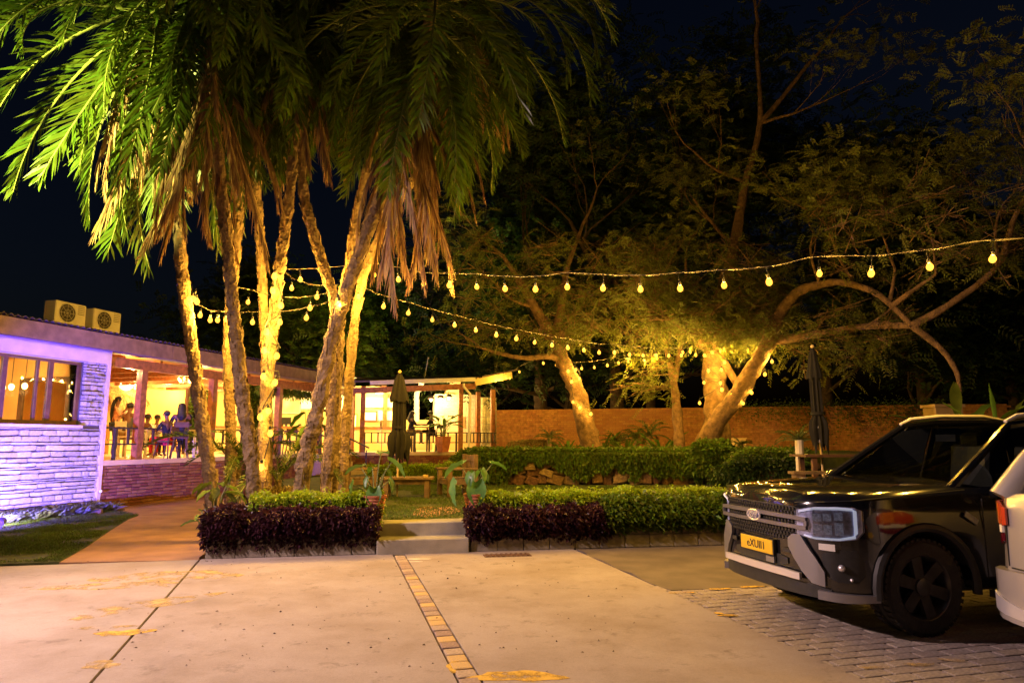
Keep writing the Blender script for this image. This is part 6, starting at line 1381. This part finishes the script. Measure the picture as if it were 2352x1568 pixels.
# ------------------------------------------------------------------ people
SK = [mat('skin_a', (.16, .07, .035), .55, .1, 6), mat('skin_b', (.2, .09, .045), .55, .1, 6)]; HAIR = mat('hair_black', (.008, .006, .006), .6, .3, 30, .5, 80)
def skinned(name, verts, edges, radii, m, parent, sub=1, root=0):
    me = bpy.data.meshes.new(name); me.from_pydata([tuple(v) for v in verts], edges, []); me.materials.append(m)
    o = link(name, me, None, parent); md = o.modifiers.new('skin', 'SKIN'); md.use_smooth_shade = True; md.branch_smoothing = .3
    sv_ = me.skin_vertices[0].data
    for i, r in enumerate(radii): sv_[i].radius = (r, r) if not hasattr(r, '__len__') else r; sv_[i].use_root = (i == root)
    s = o.modifiers.new('sub', 'SUBSURF'); s.levels = sub; s.render_levels = sub
    return o
def person(loc, rz, label, top_m, bot_m, sit=None, arms='down', H=1.0, hair='short', skin=0, sleeve=True, group=None):
    t = thing('person', loc, label, 'person', group, rz); sk = SK[skin]
    pz = .93 if sit is None else sit+.07; lean = .0 if sit is None else .04
    J = {'pel': V((0, 0, pz)), 'wai': V((lean*.3, 0, pz+.16)), 'che': V((lean, 0, pz+.36)), 'nec': V((lean, 0, pz+.53)), 'hd0': V((lean+.015, 0, pz+.6)), 'hd1': V((lean+.03, 0, pz+.68)), 'hd2': V((lean+.015, 0, pz+.765))}
    rad = {'pel': .135, 'wai': .12, 'che': .135, 'nec': .05, 'hd0': .062, 'hd1': .085, 'hd2': .062}
    E_ = [('pel', 'wai'), ('wai', 'che'), ('che', 'nec'), ('nec', 'hd0'), ('hd0', 'hd1'), ('hd1', 'hd2')]; hands = []
    for s, n in ((1, 'l'), (-1, 'r')):
        J['sh'+n] = V((lean, s*.175, pz+.46)); rad['sh'+n] = .058; E_.append(('che', 'sh'+n))
        if arms == 'hold': el, wr = V((.14, s*.24, pz+.22)), V((.27, s*.06, pz+.33+.06*s))
        elif arms == 'table': el, wr = V((.16, s*.26, pz+.2)), V((.4, s*.16, pz+.24))
        elif arms == 'reach': el, wr = V((.2, s*.24, pz+.24)), V((.46, s*.12, pz+.26))
        else: el, wr = V((.02, s*.25, pz+.2)), V((.14, s*.25, pz-.03))
        J['el'+n] = el; rad['el'+n] = .043; J['wr'+n] = wr; rad['wr'+n] = .03; E_ += [('sh'+n, 'el'+n), ('el'+n, 'wr'+n)]; hands.append((wr, (wr-el).normalized(), s))
        J['hi'+n] = V((0, s*.09, pz-.05)); rad['hi'+n] = .095; E_.append(('pel', 'hi'+n))
        if sit is None: kn, an, to = V((.03, s*.1, .5)), V((-.02, s*.11, .08)), V((.13, s*.13, .04))
        else: kn, an, to = V((.42, s*.12, sit+.07)), V((.4, s*.12, max(.08, sit-.37))), V((.53, s*.13, max(.04, sit-.41)))
        J['kn'+n] = kn; rad['kn'+n] = .065; J['an'+n] = an; rad['an'+n] = .042; J['to'+n] = to; rad['to'+n] = .036; E_ += [('hi'+n, 'kn'+n), ('kn'+n, 'an'+n), ('an'+n, 'to'+n)]
    def sub(names, k, m, nm):
        names = [x for x in names if x in J]; ix = {x: i for i, x in enumerate(names)}; ed = [(ix[a], ix[b]) for a, b in E_ if a in ix and b in ix]; return skinned(nm, [J[x] for x in names], ed, [rad[x]*k for x in names], m, t)
    body_ = sub(list(J), .92, sk, 'body')
    # hands with five fingers, ears, nose, eyes
    mb = MB()
    for wr, d_, s in hands:
        sd = V((0, 1, 0)) if abs(d_.y) < .8 else V((1, 0, 0)); up_ = d_.cross(sd).normalized(); sd = up_.cross(d_)
        pc = wr+d_*.05; mb.bar(wr, wr+d_*.09, .07, .026, up_)
        for k in range(4): b_ = wr+d_*.085+sd*(-.028+k*.019); l = (.06, .07, .066, .05)[k]; mb.tube([b_, b_+d_*l*.5-up_*.008, b_+d_*l-up_*.03], [.009, .008, .006], 5)
        b_ = wr+d_*.03+sd*.035*s; mb.tube([b_, b_+d_*.03+sd*.02*s, b_+d_*.06+sd*.02*s], [.011, .009, .007], 5)
    hc = J['hd1']
    mb.tube([hc+V((.08, 0, .015)), hc+V((.112, 0, -.018)), hc+V((.085, 0, -.03))], [.009, .015, .008], 6)
    for s in (1, -1): mb.ball(hc+V((0, s*.086, -.005)), (.018, .009, .028), 8, 6)
    mb.build('hands_and_face', sk, body_, local=True, smooth=True); mb = MB()
    for s in (1, -1): mb.ball(hc+V((.078, s*.031, .012)), (.01, .012, .008), 6, 5)
    mb.bar(hc+V((.083, -.025, -.05)), hc+V((.083, .025, -.05)), .008, .008); mb.build('eyes_and_mouth', mat('eye_dark', (.03, .01, .01), .4), body_, local=True)
    sub(['pel', 'wai', 'che', 'shl', 'shr', 'ell', 'elr'] if sleeve else ['pel', 'wai', 'che', 'shl', 'shr'], 1.12, top_m, 'top'); sub(['pel', 'hil', 'hir', 'knl', 'knr', 'anl', 'anr'], 1.1, bot_m, 'trousers')
    mb = MB(); mb.ball(hc+V((-.02, 0, .035)), (.098, .094, .085), 12, 8); hr = mb.build('hair', HAIR, body_, local=True, smooth=True)
    if hair == 'braid': MB().tube([hc+V((-.09, 0, .02)), hc+V((-.14, 0, -.15)), hc+V((-.17, 0, -.4)), hc+V((-.15, 0, -.62))], [.05, .05, .042, .02], 8, .2).build('braids', HAIR, hr, local=True, smooth=True)
    if hair == 'long': MB().tube([hc+V((-.03, 0, .05)), hc+V((-.07, 0, -.1)), hc+V((-.1, 0, -.26)), hc+V((-.1, 0, -.36))], [.09, .11, .12, .05], 10, .2).build('long_hair', HAIR, hr, local=True, smooth=True)
    if hair == 'cap': MB().lathe([(.1, 0), (.098, .05), (.06, .09), (.01, .1)], 14, hc+V((-.005, 0, .03))).build('cap', BLACKF, hr, local=True, smooth=True); MB().box(hc+V((.12, 0, .035)), (.1, .13, .012)).build('cap_peak', BLACKF, hr, local=True)
    t.scale = (H, H, H); return t
cl = {n: mat('cloth_'+n, c_, .85, .15, 12) for n, c_ in dict(peach=(.75, .35, .2), grey=(.09, .08, .07), white=(.8, .75, .62), dark=(.02, .02, .022), denim=(.06, .07, .1), red=(.55, .02, .04), black=(.01, .01, .01), khaki=(.35, .27, .15)).items()}
def onfloor(u, v): return G(u, v, F0)
def dpos(u, d): q = AT(u, 1000, d); return V((q.x, q.y, F0))
q = dpos(264, 19.8); person(q, math.radians(20), 'standing woman in peach top holding a baby by the terrace railing', cl['peach'], cl['denim'], None, 'hold', 1.0, 'braid', 1)
bb_ = thing('baby', q+V((.27*math.cos(.35), .27*math.sin(.35), 1.22)), 'baby held in the arms of the standing woman', 'baby', None, math.radians(200))
skinned('body', [(0, 0, 0), (0, 0, .14), (0, 0, .2), (0.005, 0, .27), (0, 0, .33), (.06, .08, .1), (.12, .06, .05), (.06, -.08, .1), (.12, -.06, .05), (.1, .06, -.03), (.12, .06, -.14), (.1, -.06, -.03), (.12, -.06, -.14)], [(0, 1), (1, 2), (2, 3), (3, 4), (1, 5), (5, 6), (1, 7), (7, 8), (0, 9), (9, 10), (0, 11), (11, 12)], [.075, .07, .035, .066, .05, .03, .022, .03, .022, .042, .03, .042, .03], SK[1], bb_)
skinned('romper', [(0, 0, 0), (0, 0, .14), (.1, .06, -.03), (.1, -.06, -.03)], [(0, 1), (0, 2), (0, 3)], [.085, .08, .05, .05], cl['white'], bb_)
person(dpos(291, 18.6), math.radians(75), 'seated man in grey shirt with back to the railing', cl['grey'], cl['khaki'], .62, 'table', 1.0, 'short')
person(dpos(333, 19.6), math.radians(60), 'person in striped top partly behind the first timber post', cl['white'], cl['dark'], .42, 'table', .95, 'short')
person(dpos(357, 20.4), math.radians(-40), 'seated man in white shirt at the terrace table', cl['white'], cl['dark'], .42, 'table', .95, 'short')
person(dpos(414, 18.4), math.radians(120), 'woman with long black hair sitting behind the palm frond', cl['dark'], cl['dark'], .6, 'table', 1.0, 'long')
person(dpos(384, 18.2), math.radians(170), 'seated person in red trousers at the terrace railing', cl['black'], cl['red'], .5, 'table', .92, 'short')
q = dpos(943, 28.6); person(q, math.radians(12), 'woman in black with long hair seated on a tall stool at the bar terrace', cl['black'], cl['khaki'], .74, 'reach', 1.05, 'long')
person(dpos(992, 28.9), math.radians(188), 'man in black cap seated behind the potted plant on bar terrace', cl['black'], cl['black'], .74, 'reach', 1.05, 'cap')
WCH = mat('chair_white', (.7, .6, .42), .5, .1, 5)
def chair(loc, rz, h, label, m, back=True):
    t = thing('chair', loc, label, 'chair', 'restaurant chairs and stools', rz)
    MB().box((0, 0, h-.02), (.4, .4, .04)).build('seat', m, t, local=True, bevel=.01)
    for a, b_ in ((-1, -1), (-1, 1), (1, -1), (1, 1)): MB().tube([(a*.15, b_*.15, h-.04), (a*.21, b_*.21, 0)], [.022, .016], 6).build('leg', m, t, local=True)
    MB().tube([(.18, -.18, h*.35), (.18, .18, h*.35)], .012, 5).build('stretcher', m, t, local=True)
    if back:
        for b_ in (-.17, .17): MB().tube([(-.18, b_, h), (-.24, b_, h+.4)], .016, 6).build('back_post', m, t, local=True)
        MB().bar((-.225, -.18, h+.32), (-.225, .18, h+.32), .025, .14).build('back_rail', m, t, local=True)
def tabl(loc, rz, h, lx, ly, label, m):
    t = thing('dining_table', loc, label, 'table', None, rz); MB().box((0, 0, h-.02), (lx, ly, .04)).build('top', m, t, local=True, bevel=.008)
    for a in (-1, 1):
        for b_ in (-1, 1): MB().box((a*(lx/2-.08), b_*(ly/2-.08), (h-.04)/2), (.06, .06, h-.04)).build('leg', m, t, local=True)
for u, d, rz, h, lb, m_ in [(291, 18.5, 75, .58, 'white tall chair under the man in grey shirt', WCH), (333, 19.6, 60, .46, 'white chair behind the first timber post', WCH), (357, 20.4, -40, .46, 'white chair under the man in white shirt', WCH), (414, 18.4, 120, .56, 'dark chair under the woman behind palm frond', DTIMB), (384, 18.2, 170, .46, 'dark chair under the person in red trousers', DTIMB), (452, 19.4, 150, .46, 'pale chair beside the leftmost palm trunk', WCH), (246, 19.6, 30, .5, 'white chair left of the standing woman', WCH),
                            (943, 28.6, 12, .7, 'black bar stool under the woman in black', IRON), (992, 28.9, 188, .7, 'black bar stool under the man in cap', IRON), (1012, 28.3, 100, .7, 'empty black bar stool beside the potted plant', IRON), (925, 29.0, 30, .7, 'empty black bar stool left of the woman in black', IRON)]:
    chair(dpos(u, d), math.radians(rz), h, lb, m_)
tabl(dpos(318, 19.9), .3, .78, 1.0, .8, 'pale dining table between standing woman and man in white', WCH); tabl(dpos(400, 19.3), .2, .76, 1.4, .8, 'pale dining table beside the living wall', WCH); tabl(dpos(966, 28.7), .3, 1.02, .8, .7, 'tall dark table between the seated pair on bar terrace', IRON)
tabl(dpos(690, 22.5), .3, .78, 1.4, .8, 'dark dining table behind the palm trunks', DTIMB)
for k, (u, d) in enumerate([(660, 22.3), (675, 23.2), (706, 22.2), (722, 23.0)]): chair(dpos(u, d), k*1.6, .46, ['dark chair left of the table behind palm trunks', 'dark chair at the back left of the table behind palm trunks', 'dark chair at the front right of the table behind palm trunks', 'dark chair at the back right of the table behind palm trunks'][k], DTIMB)
q = dpos(1018, 27.6); _t = thing('planter_box', q, 'square planter box on the bar terrace behind the railing', 'planter'); MB().lathe([(.22, 0), (.32, .6), (.34, .62), (.3, .62), (.28, .56)], 4).build('box', TERRA, _t, local=True)
leafplant('potted_plant', 'bushy broad leaved plant in the planter box on bar terrace', q+V((0, 0, .58)), rl(20, .35, .75, .5, .16, -.5, 77), LEAFG, stalk=.014)
_t = thing('pedestal_fan', dpos(877, 29.5), 'black pedestal fan standing near the bar counter', 'fan'); MB().tube([(0, 0, 0), (0, 0, 1.0)], .015, 6).build('pole', IRON, _t, local=True); MB().lathe([(.16, 0), (.15, .02)], 16).build('base', IRON, _t, local=True)
mb = MB()
for r_ in (.2, .13, .06): mb.tube([(-.05, r_*math.cos(k*.3142), 1.12+r_*math.sin(k*.3142)) for k in range(21)], .006, 4)
for k in range(10): mb.tube([(-.05, 0, 1.12), (-.05, .2*math.cos(k*.628), 1.12+.2*math.sin(k*.628))], .004, 4)
mb.build('cage', IRON, _t, local=True)

# ------------------------------------------------------------------ car park lamp post, left of the camera, lighting the paving
lp = V((-8.4, 4.9, 0)); t = thing('lamp_post', lp, 'tall car park lamp post beside the entrance lawn', 'street lamp')
MB().tube([(0, 0, -.2), (0, 0, 3), (0, 0, 5.4)], [.07, .06, .045], 12).build('pole', GALV, t, local=True, smooth=True); MB().tube([(0, 0, 5.3), (.3, .25, 5.55), (.75, .6, 5.6)], .03, 8).build('arm', GALV, t, local=True)
MB().box((.9, .72, 5.6), (.4, .2, .09), .67).build('head', GALV, t, local=True, bevel=.02); MB().box((.9, .72, 5.552), (.34, .15, .006), .67).build('lens', emis('lamp_lens_white', (1, .8, .6), 20), t, local=True)
plight('lamp_light', lp+V((.9, .72, 5.42)), 4500, (1, .665, .64), .1, t, 116, (0, 6.2, 0))
_a, _b = lp+V((.0, .3, 4.1)), V((-7.4, 10.9, 6.6)); _d = (_b-_a).normalized(); MB().tube([_a-_d*.12, _a+_d*.06], [.08, .13], 12).build('flood_head', GALV, t, smooth=True)
plight('flood_light', _a+_d*.12, 30000, (1, .95, .2), .08, t, 48, _b)
